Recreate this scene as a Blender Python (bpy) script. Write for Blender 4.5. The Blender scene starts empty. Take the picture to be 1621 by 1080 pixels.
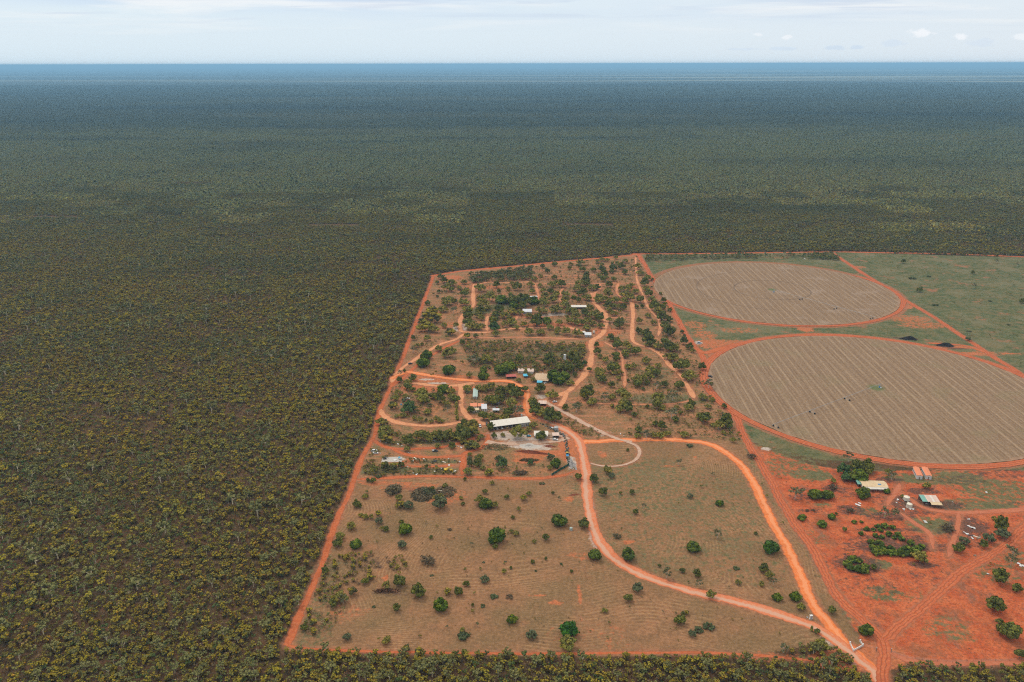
import bpy, math, random
import numpy as np
from mathutils import Matrix, Vector
R_ = np.random.default_rng(7); random.seed(7)
sc = bpy.context.scene
C = sc.collection
# ------------------------------------------------------------------ camera
F, H = 1287.0, 300.0
PITCH = math.atan(437.2 / F) + math.radians(.06); ROLL = math.atan(3.5 / 1621)
sp, cp = math.sin(PITCH), math.cos(PITCH)
cd = bpy.data.cameras.new('camera'); cam = bpy.data.objects.new('camera', cd); C.objects.link(cam)
cd.sensor_width = 36; cd.lens = 36 * F / 1621; cd.clip_start = 1; cd.clip_end = 300000
Rt, Up, Fw = Vector((1, 0, 0)), Vector((0, sp, cp)), Vector((0, cp, -sp))
cx_ = Rt * math.cos(ROLL) - Up * math.sin(ROLL); cy_ = Rt * math.sin(ROLL) + Up * math.cos(ROLL)
m = Matrix((cx_, cy_, -Fw)).transposed().to_4x4(); m.translation = (0, 0, H); cam.matrix_world = m
sc.camera = cam

def G(px, py, z=0.0):            # photograph pixel -> world point on the plane at height z
    x, y = px - 810.5, py - 540.0
    x, y = x * math.cos(ROLL) - y * math.sin(ROLL), x * math.sin(ROLL) + y * math.cos(ROLL)
    d = F * sp + y * cp
    h = H - z
    return h * x / d, h * (F * cp - y * sp) / d
def S(px, py):                   # metres per pixel, sideways
    return H / (F * sp + (py - 540) * cp)
def zg(x, y): return x * 0.0
def zoom(ox, oy, s, items): return [(ox + t[0] / s, oy + t[1] / s) + tuple(t[2:]) for t in items]

# ------------------------------------------------------------------ object helpers
def tag(o, label=None, cat=None, group=None, kind=None):
    if label: o['label'] = label
    if cat: o['category'] = cat
    if group: o['group'] = group
    if kind: o['kind'] = kind
    return o
def link(o, parent=None):
    C.objects.link(o)
    if parent is not None: o.parent = parent
    return o
def empty(name, loc, rz=0.0):
    o = bpy.data.objects.new(name, None); o.empty_display_size = 1
    o.location = loc; o.rotation_euler = (0, 0, rz); C.objects.link(o); return o
def mesh_np(name, V, Fc, mats, cols=None, matidx=None, smooth=False):
    """V (n,3) float, Fc (m,k) int with one k; per-corner colours from per-face cols"""
    me = bpy.data.meshes.new(name); V = np.asarray(V, np.float32); Fc = np.asarray(Fc, np.int32)
    k = Fc.shape[1]
    me.vertices.add(len(V)); me.vertices.foreach_set('co', V.ravel())
    me.loops.add(Fc.size); me.loops.foreach_set('vertex_index', Fc.ravel())
    me.polygons.add(len(Fc)); me.polygons.foreach_set('loop_start', np.arange(0, Fc.size, k, dtype=np.int32))
    if matidx is not None: me.polygons.foreach_set('material_index', np.asarray(matidx, np.int32))
    if smooth: me.polygons.foreach_set('use_smooth', np.ones(len(Fc), bool))
    me.update(calc_edges=True)
    for mm in mats: me.materials.append(mm)
    if cols is not None:
        a = me.attributes.new('col', 'FLOAT_COLOR', 'CORNER')
        cc = np.ones((len(Fc), k, 4), np.float32); cc[:, :, :3] = np.asarray(cols)[:, None, :]
        a.data.foreach_set('color', cc.ravel())
    return me
class MB:
    """collects simple solids into one mesh"""
    def __init__(s): s.v = []; s.f = []
    def box(s, x0, x1, y0, y1, z0, z1):
        n = len(s.v)
        s.v += [(x0, y0, z0), (x1, y0, z0), (x1, y1, z0), (x0, y1, z0), (x0, y0, z1), (x1, y0, z1), (x1, y1, z1), (x0, y1, z1)]
        s.f += [(n+3, n+2, n+1, n), (n+4, n+5, n+6, n+7), (n, n+1, n+5, n+4), (n+1, n+2, n+6, n+5), (n+2, n+3, n+7, n+6), (n+3, n, n+4, n+7)]
        return s
    def poly(s, pts, f): n = len(s.v); s.v += list(pts); s.f += [tuple(n + i for i in q) for q in f]; return s
    def slab(s, q, t):           # quad q (4 pts, ccw from above) with thickness t downwards
        return s.poly(list(q) + [(a, b, c - t) for a, b, c in q], [(0, 1, 2, 3), (7, 6, 5, 4), (0, 4, 5, 1), (1, 5, 6, 2), (2, 6, 7, 3), (3, 7, 4, 0)])
    def tube(s, p, q, r, r2=None, n=8, cap=True):
        p, q = Vector(p), Vector(q); r2 = r if r2 is None else r2; d = (q - p).normalized()
        a = d.orthogonal().normalized(); b = d.cross(a); k = len(s.v)
        for c, rr in ((p, r), (q, r2)):
            for i in range(n):
                t = 2 * math.pi * i / n; s.v.append(tuple(c + (a * math.cos(t) + b * math.sin(t)) * rr))
        for i in range(n): j = (i + 1) % n; s.f.append((k + i, k + j, k + n + j, k + n + i))
        if cap: s.f.append(tuple(k + i for i in reversed(range(n)))); s.f.append(tuple(k + n + i for i in range(n)))
        return s
    def lathe(s, prof, c=(0, 0, 0), n=16):
        k = len(s.v)
        for r, z in prof:
            for i in range(n): t = 2 * math.pi * i / n; s.v.append((c[0] + r * math.cos(t), c[1] + r * math.sin(t), c[2] + z))
        for j in range(len(prof) - 1):
            for i in range(n): i2 = (i + 1) % n; s.f.append((k + j*n + i, k + j*n + i2, k + (j+1)*n + i2, k + (j+1)*n + i))
        s.f.append(tuple(k + (len(prof) - 1) * n + i for i in range(n)))
        return s
    def build(s, name, mat, parent=None, loc=None, rz=0):
        me = bpy.data.meshes.new(name); me.from_pydata(s.v, [], s.f); me.materials.append(mat); me.update()
        o = bpy.data.objects.new(name, me)
        if loc is not None: o.location = loc; o.rotation_euler = (0, 0, rz)
        return link(o, parent)
def copy_tree(o, parent=None):
    c = o.copy(); C.objects.link(c); c.parent = parent
    for ch in o.children: copy_tree(ch, c)
    return c

# ------------------------------------------------------------------ node helper
class N:
    def __init__(s, name, world=False):
        if world: s.m = bpy.data.worlds.new(name)
        else: s.m = bpy.data.materials.new(name)
        s.m.use_nodes = True; s.t = s.m.node_tree; s.t.nodes.clear()
    def n(s, typ, props=None, **inp):
        nd = s.t.nodes.new(typ)
        for k, v in (props or {}).items(): setattr(nd, k, v)
        for k, v in inp.items():
            k = int(k[1:]) if k[0] == '_' and k[1:].isdigit() else k.replace('_', ' ')
            s.put(nd.inputs[k], v)
        return nd
    def put(s, sock, v):
        if isinstance(v, bpy.types.NodeSocket): s.t.links.new(v, sock)
        elif isinstance(v, bpy.types.Node): s.t.links.new(v.outputs[0], sock)
        else:
            if sock.type == 'RGBA' and len(v) == 3: v = tuple(v) + (1,)
            sock.default_value = v
    def math(s, op, a, b=0.0, c=None, clamp=False):
        nd = s.n('ShaderNodeMath', dict(operation=op, use_clamp=clamp), _0=a, _1=b)
        if c is not None: s.put(nd.inputs[2], c)
        return nd.outputs[0]
    def mul(s, a, b): return s.math('MULTIPLY', a, b)
    def add(s, a, b): return s.math('ADD', a, b)
    def ss(s, v, a, b): return s.n('ShaderNodeMapRange', dict(interpolation_type='SMOOTHSTEP'), _0=v, _1=a, _2=b, _3=0.0, _4=1.0).outputs[0]
    def mix(s, f, a, b, mode='MIX'):
        nd = s.n('ShaderNodeMix', dict(data_type='RGBA', blend_type=mode)); s.put(nd.inputs[0], f); s.put(nd.inputs[6], a); s.put(nd.inputs[7], b)
        return nd.outputs[2]
    def noise(s, vec, scale, detail=3.0, rough=.55, out=0, dist=0.0):
        return s.n('ShaderNodeTexNoise', None, Vector=vec, Scale=scale, Detail=detail, Roughness=rough, Distortion=dist).outputs[out]
    def attr(s, name, out='Fac'): return s.n('ShaderNodeAttribute', dict(attribute_name=name)).outputs[out]
    def pos(s): return s.n('ShaderNodeNewGeometry').outputs['Position']
    def vm(s, a, b): return s.n('ShaderNodeVectorMath', dict(operation='MULTIPLY'), _0=a, _1=b).outputs[0]
    def diff(s, col, rough=.95, bump=None, bs=.3, bd=.3, spec=.15, metal=0.0):
        b = s.n('ShaderNodeBsdfPrincipled', None, Base_Color=col, Roughness=rough, Metallic=metal)
        b.inputs['Specular IOR Level'].default_value = spec
        if bump is not None: s.put(b.inputs['Normal'], s.n('ShaderNodeBump', None, Strength=bs, Distance=bd, Height=bump).outputs[0])
        s.n('ShaderNodeOutputMaterial', None, Surface=b.outputs[0]); return s.m

# ------------------------------------------------------------------ world, sun, haze
SUN_EL, SUN_AZ = 52, -35      # sun ahead-left, behind thin cloud
w = N('World', True); sc.world = w.m
sky = w.n('ShaderNodeTexSky', dict(sky_type='NISHITA', sun_disc=False, sun_elevation=math.radians(SUN_EL), sun_rotation=math.radians(SUN_AZ), altitude=300.0, dust_density=1.5))
dirn = w.n('ShaderNodeTexCoord').outputs['Generated']
sx = w.n('ShaderNodeSeparateXYZ', None, Vector=dirn)
az = w.math('DIVIDE', sx.outputs[0], w.math('MAXIMUM', w.math('ABSOLUTE', sx.outputs[1]), .05))
el = w.math('DIVIDE', sx.outputs[2], w.math('MAXIMUM', w.math('ABSOLUTE', sx.outputs[1]), .05))
p2 = w.n('ShaderNodeCombineXYZ', None, X=w.mul(az, 3.0), Y=w.mul(el, 42.0), Z=1.7)
cn = w.noise(p2.outputs[0], 1.25, 5.0, .55, dist=.3)
p3 = w.n('ShaderNodeCombineXYZ', None, X=w.mul(az, 2.0), Y=w.mul(el, 16.0), Z=4.1)
cn2 = w.noise(p3.outputs[0], .9, 3.0)
hi = w.ss(el, .012, .085)
streak = w.mul(w.ss(cn, .47, .68), hi)
blue = w.mul(w.ss(cn2, .44, .66), w.ss(el, .03, .10))
K = 10.0   # background strength is .1
def k(c): return tuple(v * K for v in c)
base = w.mix(w.ss(el, -.01, .05), k((.72, .86, .96)), k((.74, .86, .95)))
base = w.mix(w.ss(az, -.5, .9), base, k((.80, .875, .945)))
base = w.mix(w.mul(blue, .9), base, k((.51, .67, .92)))
base = w.mix(w.mul(streak, .85), base, k((.98, .985, .985)))
p4 = w.n('ShaderNodeCombineXYZ', None, X=w.mul(az, 4.0), Y=w.mul(el, 95.0), Z=8.3)
thin = w.mul(w.ss(w.noise(p4.outputs[0], 1.1, 5.0, .6, dist=.4), .5, .66), w.ss(el, .025, .07))
base = w.mix(w.mul(thin, .55), base, k((.60, .70, .86)))
base = w.mix(w.ss(el, .12, 1.2), base, k((1.27, 1.22, 1.13)))    # an overcast sky is brighter overhead
lum = w.mix(.92, sky.outputs[0], base)          # thin high cloud over the clear sky
def puff(col, a0, e0, ra, re, c, amt):
    dx = w.math('DIVIDE', w.math('SUBTRACT', az, a0), ra); dy = w.math('DIVIDE', w.math('SUBTRACT', el, e0), re)
    d = w.math('SQRT', w.add(w.mul(dx, dx), w.mul(dy, dy)))
    pv = w.n('ShaderNodeCombineXYZ', None, X=w.mul(az, 60.0), Y=w.mul(el, 110.0), Z=a0 * 9)
    d = w.add(d, w.mul(w.math('SUBTRACT', w.noise(pv.outputs[0], 1.6, 4.0, .6), .5), 1.7))
    return w.mix(w.mul(w.ss(d, 1.0, .5), amt), col, k(c))
def sd(px, py):                     # pixel -> (az, el)
    y = py - 540 + (px - 810.5) * .00216; x = px - 810.5
    f = F * cp - y * sp; return x / f, (-y * cp - F * sp) / f
for px, py, rx, ry, c, amt in ((1458, 53, 24, 7, (.95, .97, 1.0), .8), (1521, 58, 13, 6, (.95, .97, 1.0), .75), (1555, 68, 28, 7, (.68, .78, .9), .5), (1618, 58, 15, 6, (.94, .97, 1.0), .6),
                               (1325, 76, 18, 4, (.62, .74, .88), .6), (1357, 75, 14, 4, (.62, .74, .88), .6), (1415, 69, 20, 6, (.66, .77, .9), .5), (1246, 59, 9, 4, (.95, .97, 1.0), .6),
                               (1180, 78, 30, 2.5, (.66, .77, .9), .5), (1240, 77, 26, 3, (.64, .76, .9), .5), (1200, 55, 9, 3, (.95, .97, 1.0), .5)):
    a0, e0 = sd(px, py); lum = puff(lum, a0, e0, rx / F, ry / F, c, amt)
bg = w.n('ShaderNodeBackground', None, Color=lum, Strength=.1)
w.n('ShaderNodeOutputWorld', None, Surface=bg.outputs[0])
sl = bpy.data.lights.new('sun', 'SUN'); sl.energy = 1.5; sl.angle = math.radians(10); sl.color = (1, .94, .83)
so = bpy.data.objects.new('sun', sl); C.objects.link(so)
e_, a_ = math.radians(SUN_EL), math.radians(SUN_AZ)
sv = Vector((math.sin(a_) * math.cos(e_), math.cos(a_) * math.cos(e_), math.sin(e_)))
so.rotation_euler = sv.to_track_quat('Z', 'Y').to_euler()
sc.view_settings.view_transform = 'Standard'; sc.view_settings.look = 'None'; sc.view_settings.exposure = 0
sc.cycles.use_denoising = False; sc.cycles.filter_width = 1.15; sc.cycles.max_bounces = 4; sc.cycles.diffuse_bounces = 2; sc.cycles.volume_bounces = 0; sc.cycles.transparent_max_bounces = 6
hz = N('haze_air')
pv = hz.n('ShaderNodeVolumePrincipled', None, Color=(.36, .69, 1.0), Density=5.3e-5, Anisotropy=.0)
hz.n('ShaderNodeOutputMaterial', None, Volume=pv.outputs['Volume'])
hz.m.cycles.homogeneous_volume = True
tag(MB().box(-90000, 90000, -9000, 110000, -1, 318).build('haze', hz.m), kind='stuff')

# ------------------------------------------------------------------ ground maps
gap_ = [(1150, 650), (1186, 690), (1186, 706), (1280, 742), (1345, 752), (1560, 752), (2100, 790), (2100, 740), (1560, 735), (1300, 720), (1190, 690)]
def PTS(l): return np.array([G(*p) for p in l])
pad = PTS([(454, 1031), (560, 762), (700, 759), (872, 757), (915, 752), (912, 699), (1000, 697), (1100, 692), (1186, 704), (1250, 822), (1330, 957), (1372, 1030), (1345, 1030), (1275, 1022), (1200, 1038), (900, 1039)])
comp = PTS([(556, 768), (600, 655), (632, 585), (655, 520), (686, 436), (775, 425), (840, 419), (912, 412), (1000, 403), (1016, 402), (1040, 455), (1070, 502), (1115, 565), (1132, 612), (1160, 652), (1192, 710), (1000, 702), (915, 702), (915, 760)])
past = PTS([(1014, 403), (1317, 399), (1700, 410), (2100, 780), (1560, 742), (1300, 728), (1190, 700), (1132, 612), (1115, 565), (1070, 502)])
redz = PTS([(1186, 700), (1280, 735), (1340, 745), (1700, 745), (2100, 760), (2200, 1075), (1621, 1052), (1440, 1050), (1385, 1052), (1366, 1028), (1250, 820)])
def seg_dist(P, a, b):
    d = b - a; t = np.clip(((P - a) @ d) / (d @ d + 1e-9), 0, 1); return np.hypot(*(P - (a + t[:, None] * d)).T)
def sdf(P, poly):
    dist = np.full(len(P), 1e9); ins = np.zeros(len(P), bool); n = len(poly)
    for i in range(n):
        a, b = poly[i], poly[(i + 1) % n]; dist = np.minimum(dist, seg_dist(P, a, b))
        c = ((a[1] > P[:, 1]) != (b[1] > P[:, 1])) & (P[:, 0] < (b[0] - a[0]) * (P[:, 1] - a[1]) / (b[1] - a[1] + 1e-12) + a[0]); ins ^= c
    return np.where(ins, dist, -dist)
# tracks: (name, material key, width m, pixel polyline)
ROADS = [
 ('boundary_track', 'red', 4.3, [(454, 1022), (470, 985), (490, 940), (510, 890), (530, 832), (553, 780), (561, 755), (575, 722), (592, 690), (600, 655), (615, 620), (628, 590), (640, 560), (655, 520), (668, 485), (686, 438)]),
 ('boundary_track', 'red', 2.0, [(450, 1019), (480, 1026), (600, 1032), (750, 1034), (900, 1035), (1100, 1033), (1200, 1038), (1290, 1046)]),
 ('boundary_track', 'red', 7, [(684, 437), (725, 430), (775, 425), (840, 419), (912, 412), (960, 408), (1016, 402)]),
 ('boundary_track', 'red', 6, [(1001, 402), (1060, 402), (1160, 401), (1317, 399), (1385, 400), (1510, 402), (1621, 407), (1700, 411)]),
 ('loop_road', 'orange', 7.2, [(916, 708), (924, 700), (940, 699), (975, 697), (1030, 696), (1090, 698), (1125, 704), (1155, 720), (1180, 745), (1200, 780), (1220, 820), (1245, 868), (1268, 915), (1290, 960), (1310, 985), (1330, 1010), (1362, 1043), (1385, 1066), (1400, 1100)]),
 ('main_road', 'main', 7.5, [(1400, 1100), (1385, 1066), (1362, 1046), (1345, 1030), (1310, 1004), (1284, 989), (1240, 975), (1180, 957), (1120, 943), (1060, 925), (1010, 906), (975, 886), (955, 866), (942, 845), (935, 815), (930, 780), (926, 745), (922, 715), (917, 697), (903, 685), (880, 673), (850, 661), (825, 655)]),
 ('fence_track', 'ruts', 6.5, [(1010, 402), (1022, 422), (1042, 455), (1060, 482), (1070, 502), (1085, 527), (1100, 550), (1113, 565), (1119, 587), (1132, 612), (1147, 637), (1160, 652), (1175, 685), (1190, 710), (1207, 740), (1225, 772), (1245, 807), (1260, 832), (1275, 855), (1289, 874), (1308, 912), (1332, 950), (1368, 985), (1393, 1010), (1398, 1030), (1396, 1060), (1402, 1100)]),
 ('homestead_track', 'ruts', 6, [(1398, 1016), (1438, 980), (1468, 953), (1501, 923), (1534, 899), (1566, 880), (1596, 858), (1621, 836), (1680, 790)]),
 ('homestead_track', 'redlight', 4, [(1404, 1030), (1441, 1046), (1506, 1051), (1621, 1049), (1700, 1046)]),
 ('homestead_track', 'redlight', 4, [(1425, 765), (1421, 775), (1408, 790), (1404, 800)]),
 ('homestead_track', 'redlight', 4.5, [(1420, 778), (1438, 789), (1458, 802), (1491, 810), (1546, 811), (1621, 807), (1690, 803)]),
 ('homestead_track', 'redlight', 3.5, [(1425, 812), (1450, 830), (1471, 845), (1478, 870)]),
 ('homestead_track', 'redlight', 3.5, [(1519, 812), (1514, 840), (1501, 882)]),
 ('diagonal_track', 'ruts', 6, [(1319, 401), (1342, 417), (1370, 435), (1400, 454), (1432, 475), (1470, 497), (1500, 517), (1535, 540), (1572, 565), (1600, 581), (1621, 595), (1690, 636)]),
 ('ring_link', 'red', 5, [(1560, 558), (1530, 548), (1500, 545), (1470, 543)]),
 ('ring_link', 'red', 8, [(1095, 548), (1108, 556), (1120, 558), (1140, 552), (1165, 545)]),
 ('yard_track', 'red', 4.5, [(563, 759), (609, 757), (671, 754), (760, 756), (845, 758), (873, 755), (894, 752), (910, 746)]),
 ('yard_track', 'red', 4.5, [(589, 693), (601, 703), (619, 710), (646, 711), (671, 710), (696, 709), (718, 704), (739, 697), (757, 692), (775, 688)]),
 ('yard_track', 'red', 5, [(620, 711), (640, 719), (671, 724), (708, 723), (730, 721), (739, 716), (757, 711), (765, 706), (772, 698), (774, 688)]),
 ('yard_track', 'red', 6, [(734, 718), (733, 730), (731, 752)]),
 ('yard_track', 'red', 3.5, [(644, 737), (671, 739), (720, 737)]),
 ('yard_drive', 'pale', 6, [(770, 699), (795, 703), (839, 701), (876, 699), (900, 693)]),
 ('camp_track', 'tan', 6.5, [(602, 648), (606, 657), (618, 665), (635, 670), (672, 674), (710, 672), (735, 667), (757, 664), (775, 662)]),
 ('camp_track', 'tan', 6, [(620, 606), (632, 587), (660, 567), (679, 555), (698, 545), (722, 537), (735, 528)]),
 ('camp_track', 'red', 4.5, [(622, 612), (645, 592), (665, 575), (688, 560), (705, 550), (726, 540)]),
 ('camp_track', 'tan', 6, [(750, 450), (749, 474), (748, 486), (733, 499), (728, 511), (730, 524), (746, 526), (772, 526), (805, 521), (850, 519), (900, 519), (925, 526)]),
 ('camp_track', 'tan', 4, [(750, 452), (772, 447), (800, 448), (845, 446)]),
 ('camp_track', 'tan', 5, [(772, 500), (770, 511), (772, 524)]),
 ('camp_track', 'light', 4, [(735, 535), (775, 535), (825, 534), (922, 537)]),
 ('camp_road', 'tan', 8, [(939, 464), (940, 475), (945, 484), (957, 497), (958, 520), (949, 533), (936, 541), (937, 565), (930, 585), (912, 608), (895, 622), (862, 635)]),
 ('camp_road', 'pale', 5.5, [(862, 636), (882, 647), (900, 657), (925, 670), (957, 686), (982, 696), (1000, 700)]),
 ('camp_road', 'tan', 5, [(897, 622), (893, 632), (886, 643)]),
 ('camp_road', 'orange', 8, [(618, 600), (640, 590), (655, 590), (700, 598), (750, 603), (800, 603), (820, 610), (832, 620), (833, 640), (838, 655), (850, 662)]),
 ('camp_road', 'tan', 7, [(650, 606), (705, 612), (750, 606)]),
 ('camp_road', 'tan', 6.5, [(729, 608), (730, 640), (740, 658), (755, 667), (772, 672)]),
 ('camp_track', 'tan', 6, [(1000, 474), (1002, 499), (1001, 520), (1001, 538), (1009, 545), (1030, 552), (1048, 563), (1060, 579), (1079, 596), (1091, 616), (1099, 631)]),
 ('camp_track', 'light', 3.5, [(955, 541), (979, 555), (985, 567), (986, 582), (989, 594), (989, 613)]),
 ('camp_track', 'light', 2.8, [(900, 636), (937, 638), (974, 640), (1060, 640), (1098, 633)]),
 ('camp_track', 'tan', 4, [(1006, 406), (1007, 425), (1008, 441), (1012, 454), (1019, 470), (1023, 481), (1030, 492), (1042, 505), (1045, 517), (1042, 532)]),
 ('camp_track', 'light', 4, [(843, 449), (900, 449), (949, 449), (1008, 448)]),
 ('camp_track', 'light', 4, [(846, 449), (851, 462), (852, 472), (850, 480)]),
 ('camp_track', 'light', 4, [(893, 455), (887, 464), (888, 478)]),
 ('camp_track', 'light', 4.5, [(949, 449), (950, 458), (941, 465), (939, 478)]),
 ('camp_track', 'light', 4.5, [(979, 449), (976, 462), (984, 472)]),
 ('camp_track', 'light', 5, [(941, 481), (970, 481), (1000, 478), (1024, 480)]),
 ('camp_track', 'light', 3, [(842, 437), (900, 437), (990, 433)]),
 ('camp_track', 'light', 2.5, [(842, 429), (890, 427), (940, 424)]),
 ('camp_track', 'light', 2.5, [(962, 492), (1000, 492)]), ('camp_track', 'light', 2.5, [(962, 503), (1000, 503)]),
 ('camp_track', 'light', 2.5, [(958, 514), (1000, 513)]), ('camp_track', 'light', 3, [(962, 524), (1000, 524)]),
 ('camp_track', 'light', 4, [(815, 508), (822, 497), (828, 492)]),
 ('garden_path', 'pale', 2.6, [(992, 700), (1006, 705), (1012, 714), (1009, 725), (998, 733), (978, 738), (955, 738), (935, 734)]),
]
def smooth_line(pts, step):
    P = np.array([G(*p) for p in pts]); n = len(P); out = []
    for i in range(n - 1):
        p0, p1, p2_, p3_ = P[max(i - 1, 0)], P[i], P[i + 1], P[min(i + 2, n - 1)]
        kk = max(2, int(np.hypot(*(p2_ - p1)) / step))
        for j in range(kk):
            t = j / kk
            out.append(.5 * ((2 * p1) + (-p0 + p2_) * t + (2 * p0 - 5 * p1 + 4 * p2_ - p3_) * t * t + (-p0 + 3 * p1 - 3 * p2_ + p3_) * t ** 3))
    out.append(P[-1]); return np.array(out)
CIRC = [(364.1, 1099.8, 163.4), (355.25, 735.7, 159.7)]
fx = np.arange(-190, 900, 2.5); fy = np.arange(325, 1400, 2.5)
def grow(a, end, g):
    out = [a]; s = 5.0
    while abs(out[-1]) < abs(end): out.append(out[-1] + math.copysign(s, g)); s *= 1.16
    return out[1:]
gx = np.array(sorted(grow(-190, -62000, -1)) + list(fx) + grow(900, 62000, 1)); 
gyl = []; v, s_ = 325.0, 5.0
while v > -4000: v -= s_; s_ *= 1.25; gyl.append(v)
gyu = []; v, s_ = 1397.5, 5.0
while v < 90000: v += s_; s_ *= 1.13; gyu.append(v)
gy = np.array(gyl[::-1] + list(fy) + gyu)
XX, YY = np.meshgrid(gx, gy); P2 = np.c_[XX.ravel(), YY.ravel()]
A = {}
for nm, pl in (('s_pad', pad), ('s_comp', comp), ('s_past', past), ('s_red', redz)): A[nm] = np.clip(sdf(P2, pl), -60, 250)
near = (P2[:, 0] > -200) & (P2[:, 0] < 905) & (P2[:, 1] > 320) & (P2[:, 1] < 1400)
rd = np.full(len(P2), 40.0); q = P2[near]; rq = np.full(len(q), 40.0); road_lines = []
for nm, mk, wd, pts in ROADS:
    L = smooth_line(pts, 12.0); road_lines.append((L, wd))
    for i in range(len(L) - 1):
        a, b = L[i], L[i + 1]; lo = np.minimum(a, b) - 40; hi_ = np.maximum(a, b) + 40
        mk_ = (q[:, 0] > lo[0]) & (q[:, 0] < hi_[0]) & (q[:, 1] > lo[1]) & (q[:, 1] < hi_[1])
        if mk_.any(): rq[mk_] = np.minimum(rq[mk_], seg_dist(q[mk_], a, b) - wd / 2)
for cx, cy, r in CIRC: rq = np.minimum(rq, np.abs(np.hypot(q[:, 0] - cx, q[:, 1] - cy) - r - 6) - 4)
rd[near] = rq; A['rd'] = rd
def paint(lst):
    out = np.zeros(len(P2)); 
    for px, py, a, b, s in lst:
        x, y = G(px, py); e = np.hypot((q[:, 0] - x) / a, (q[:, 1] - y) / b)
        t = np.clip((1.35 - e) / .7, 0, 1) * s; out[near] = np.maximum(out[near], t * t * (3 - 2 * t) if s == 1 else t)
    return out
Z6 = lambda l: zoom(1221, 660, 4, l)
A['p_green'] = paint([(755, 492, 22, 18, .9), (790, 486, 20, 14, .9), (890, 556, 40, 22, .6), (830, 560, 60, 26, .5), (770, 565, 40, 26, .45), (850, 510, 15, 8, .5), (1060, 632, 50, 14, .7), (1040, 590, 25, 20, .5), (960, 640, 12, 8, .4),
   (640, 640, 30, 20, .4), (1085, 720, 25, 6, .4), (1020, 770, 70, 60, .5), (1140, 800, 45, 60, .45), (1060, 860, 60, 40, .42), (1180, 880, 30, 40, .42), (600, 745, 45, 8, .7), (680, 745, 40, 7, .6), (690, 731, 34, 3.5, .8), (610, 710, 22, 8, .5), (650, 700, 45, 5, .7), (1130, 600, 10, 60, .3), (1205, 745, 5, 60, .6),
   (500, 930, 14, 40, .5), (870, 730, 30, 14, .3), (800, 735, 30, 14, .35), (1300, 900, 5, 90, .55), (1240, 740, 30, 20, .5), (500, 1000, 12, 18, .5), (545, 905, 10, 16, .4)]
   + Z6([(60, 180, 26, 12, .62), (160, 220, 28, 16, .6), (250, 260, 22, 12, .55), (330, 250, 20, 10, .5), (150, 320, 26, 14, .55), (260, 370, 18, 10, .8), (60, 300, 18, 14, .55), (870, 390, 20, 8, .8), (1010, 400, 16, 10, .7), (1200, 390, 22, 14, .8), (1380, 420, 22, 8, .7),
   (1450, 480, 34, 18, .66), (1530, 440, 20, 10, .6), (1300, 545, 40, 8, .62), (1200, 580, 18, 6, .7), (1400, 570, 26, 6, .8), (600, 600, 12, 8, .6), (1020, 690, 20, 12, .8), (480, 640, 20, 6, .3), (640, 340, 20, 10, .5), (690, 935, 8, 6, .8), (330, 560, 9, 4, .6), (280, 760, 12, 12, .4), (1400, 980, 20, 14, .5), (1540, 900, 16, 20, .5), (900, 560, 12, 10, .5), (1500, 1050, 18, 12, .3), (1180, 330, 30, 8, .5), (930, 1130, 14, 8, .4), (720, 1120, 14, 10, .6), (1130, 1350, 16, 14, .5), (1600, 640, 20, 20, .3)]))
A['p_bare'] = paint([(1165, 545, 24, 16, .72), (1130, 545, 24, 20, .75), (1115, 530, 16, 20, .6), (1138, 560, 16, 12, .9), (1100, 515, 16, 22, .55), (1170, 523, 30, 12, .5), (1440, 505, 30, 18, .6), (1462, 515, 34, 16, .58), (1432, 485, 10, 12, 1), (1500, 550, 40, 6, .9), (1530, 560, 30, 6, .8), (1275, 521, 10, 12, .9),
   (1230, 408, 26, 10, .4), (1360, 423, 12, 10, .6), (1560, 560, 20, 10, .6), (1590, 560, 30, 4, .6), (953, 718, 4.5, 6, .6), (955, 722, 3, 3, .9), (880, 955, 5, 3, .7), (850, 943, 7, 2, .7), (918, 940, 1.5, 10, .9), (918, 880, 9, 6, .5), (947, 868, 4, 4, .6), (995, 858, 5, 2.5, .9), (1100, 724, 2.5, 1.6, .8), (1062, 738, 10, 2.5, .5),
   (700, 785, 20, 14, .58), (650, 770, 26, 8, .6), (600, 765, 24, 4, .6), (610, 915, 2.5, 3, .9), (550, 970, 14, 10, .4), (640, 730, 20, 6, .6), (860, 718, 24, 6, 1), (835, 728, 14, 7, .8), (896, 720, 5, 16, .8), (700, 600, 50, 14, .7), (690, 614, 40, 10, .9), (775, 690, 12, 8, .8), (830, 650, 10, 24, .9), (905, 700, 12, 30, 1), (920, 740, 8, 30, .8),
   (900, 790, 4, 4, .8), (1350, 1045, 24, 9, 1), (1385, 1040, 18, 10, 1), (745, 450, 30, 20, .5), (840, 500, 40, 12, .6), (880, 515, 50, 12, .7), (960, 525, 18, 16, .9), (940, 545, 12, 14, .8), (870, 640, 12, 10, .7), (880, 480, 30, 10, .4), (1000, 455, 14, 18, .6), (770, 455, 40, 14, .6), (730, 480, 26, 30, .35), (1210, 1040, 20, 5, .5), (905, 1000, 20, 12, .3), (970, 1010, 10, 16, .35), (860, 440, 80, 18, .4),
   (950, 470, 50, 30, .4), (960, 620, 14, 14, .4), (715, 440, 22, 16, .7), (720, 515, 20, 16, .6), (1010, 560, 20, 12, .4)])
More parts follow.
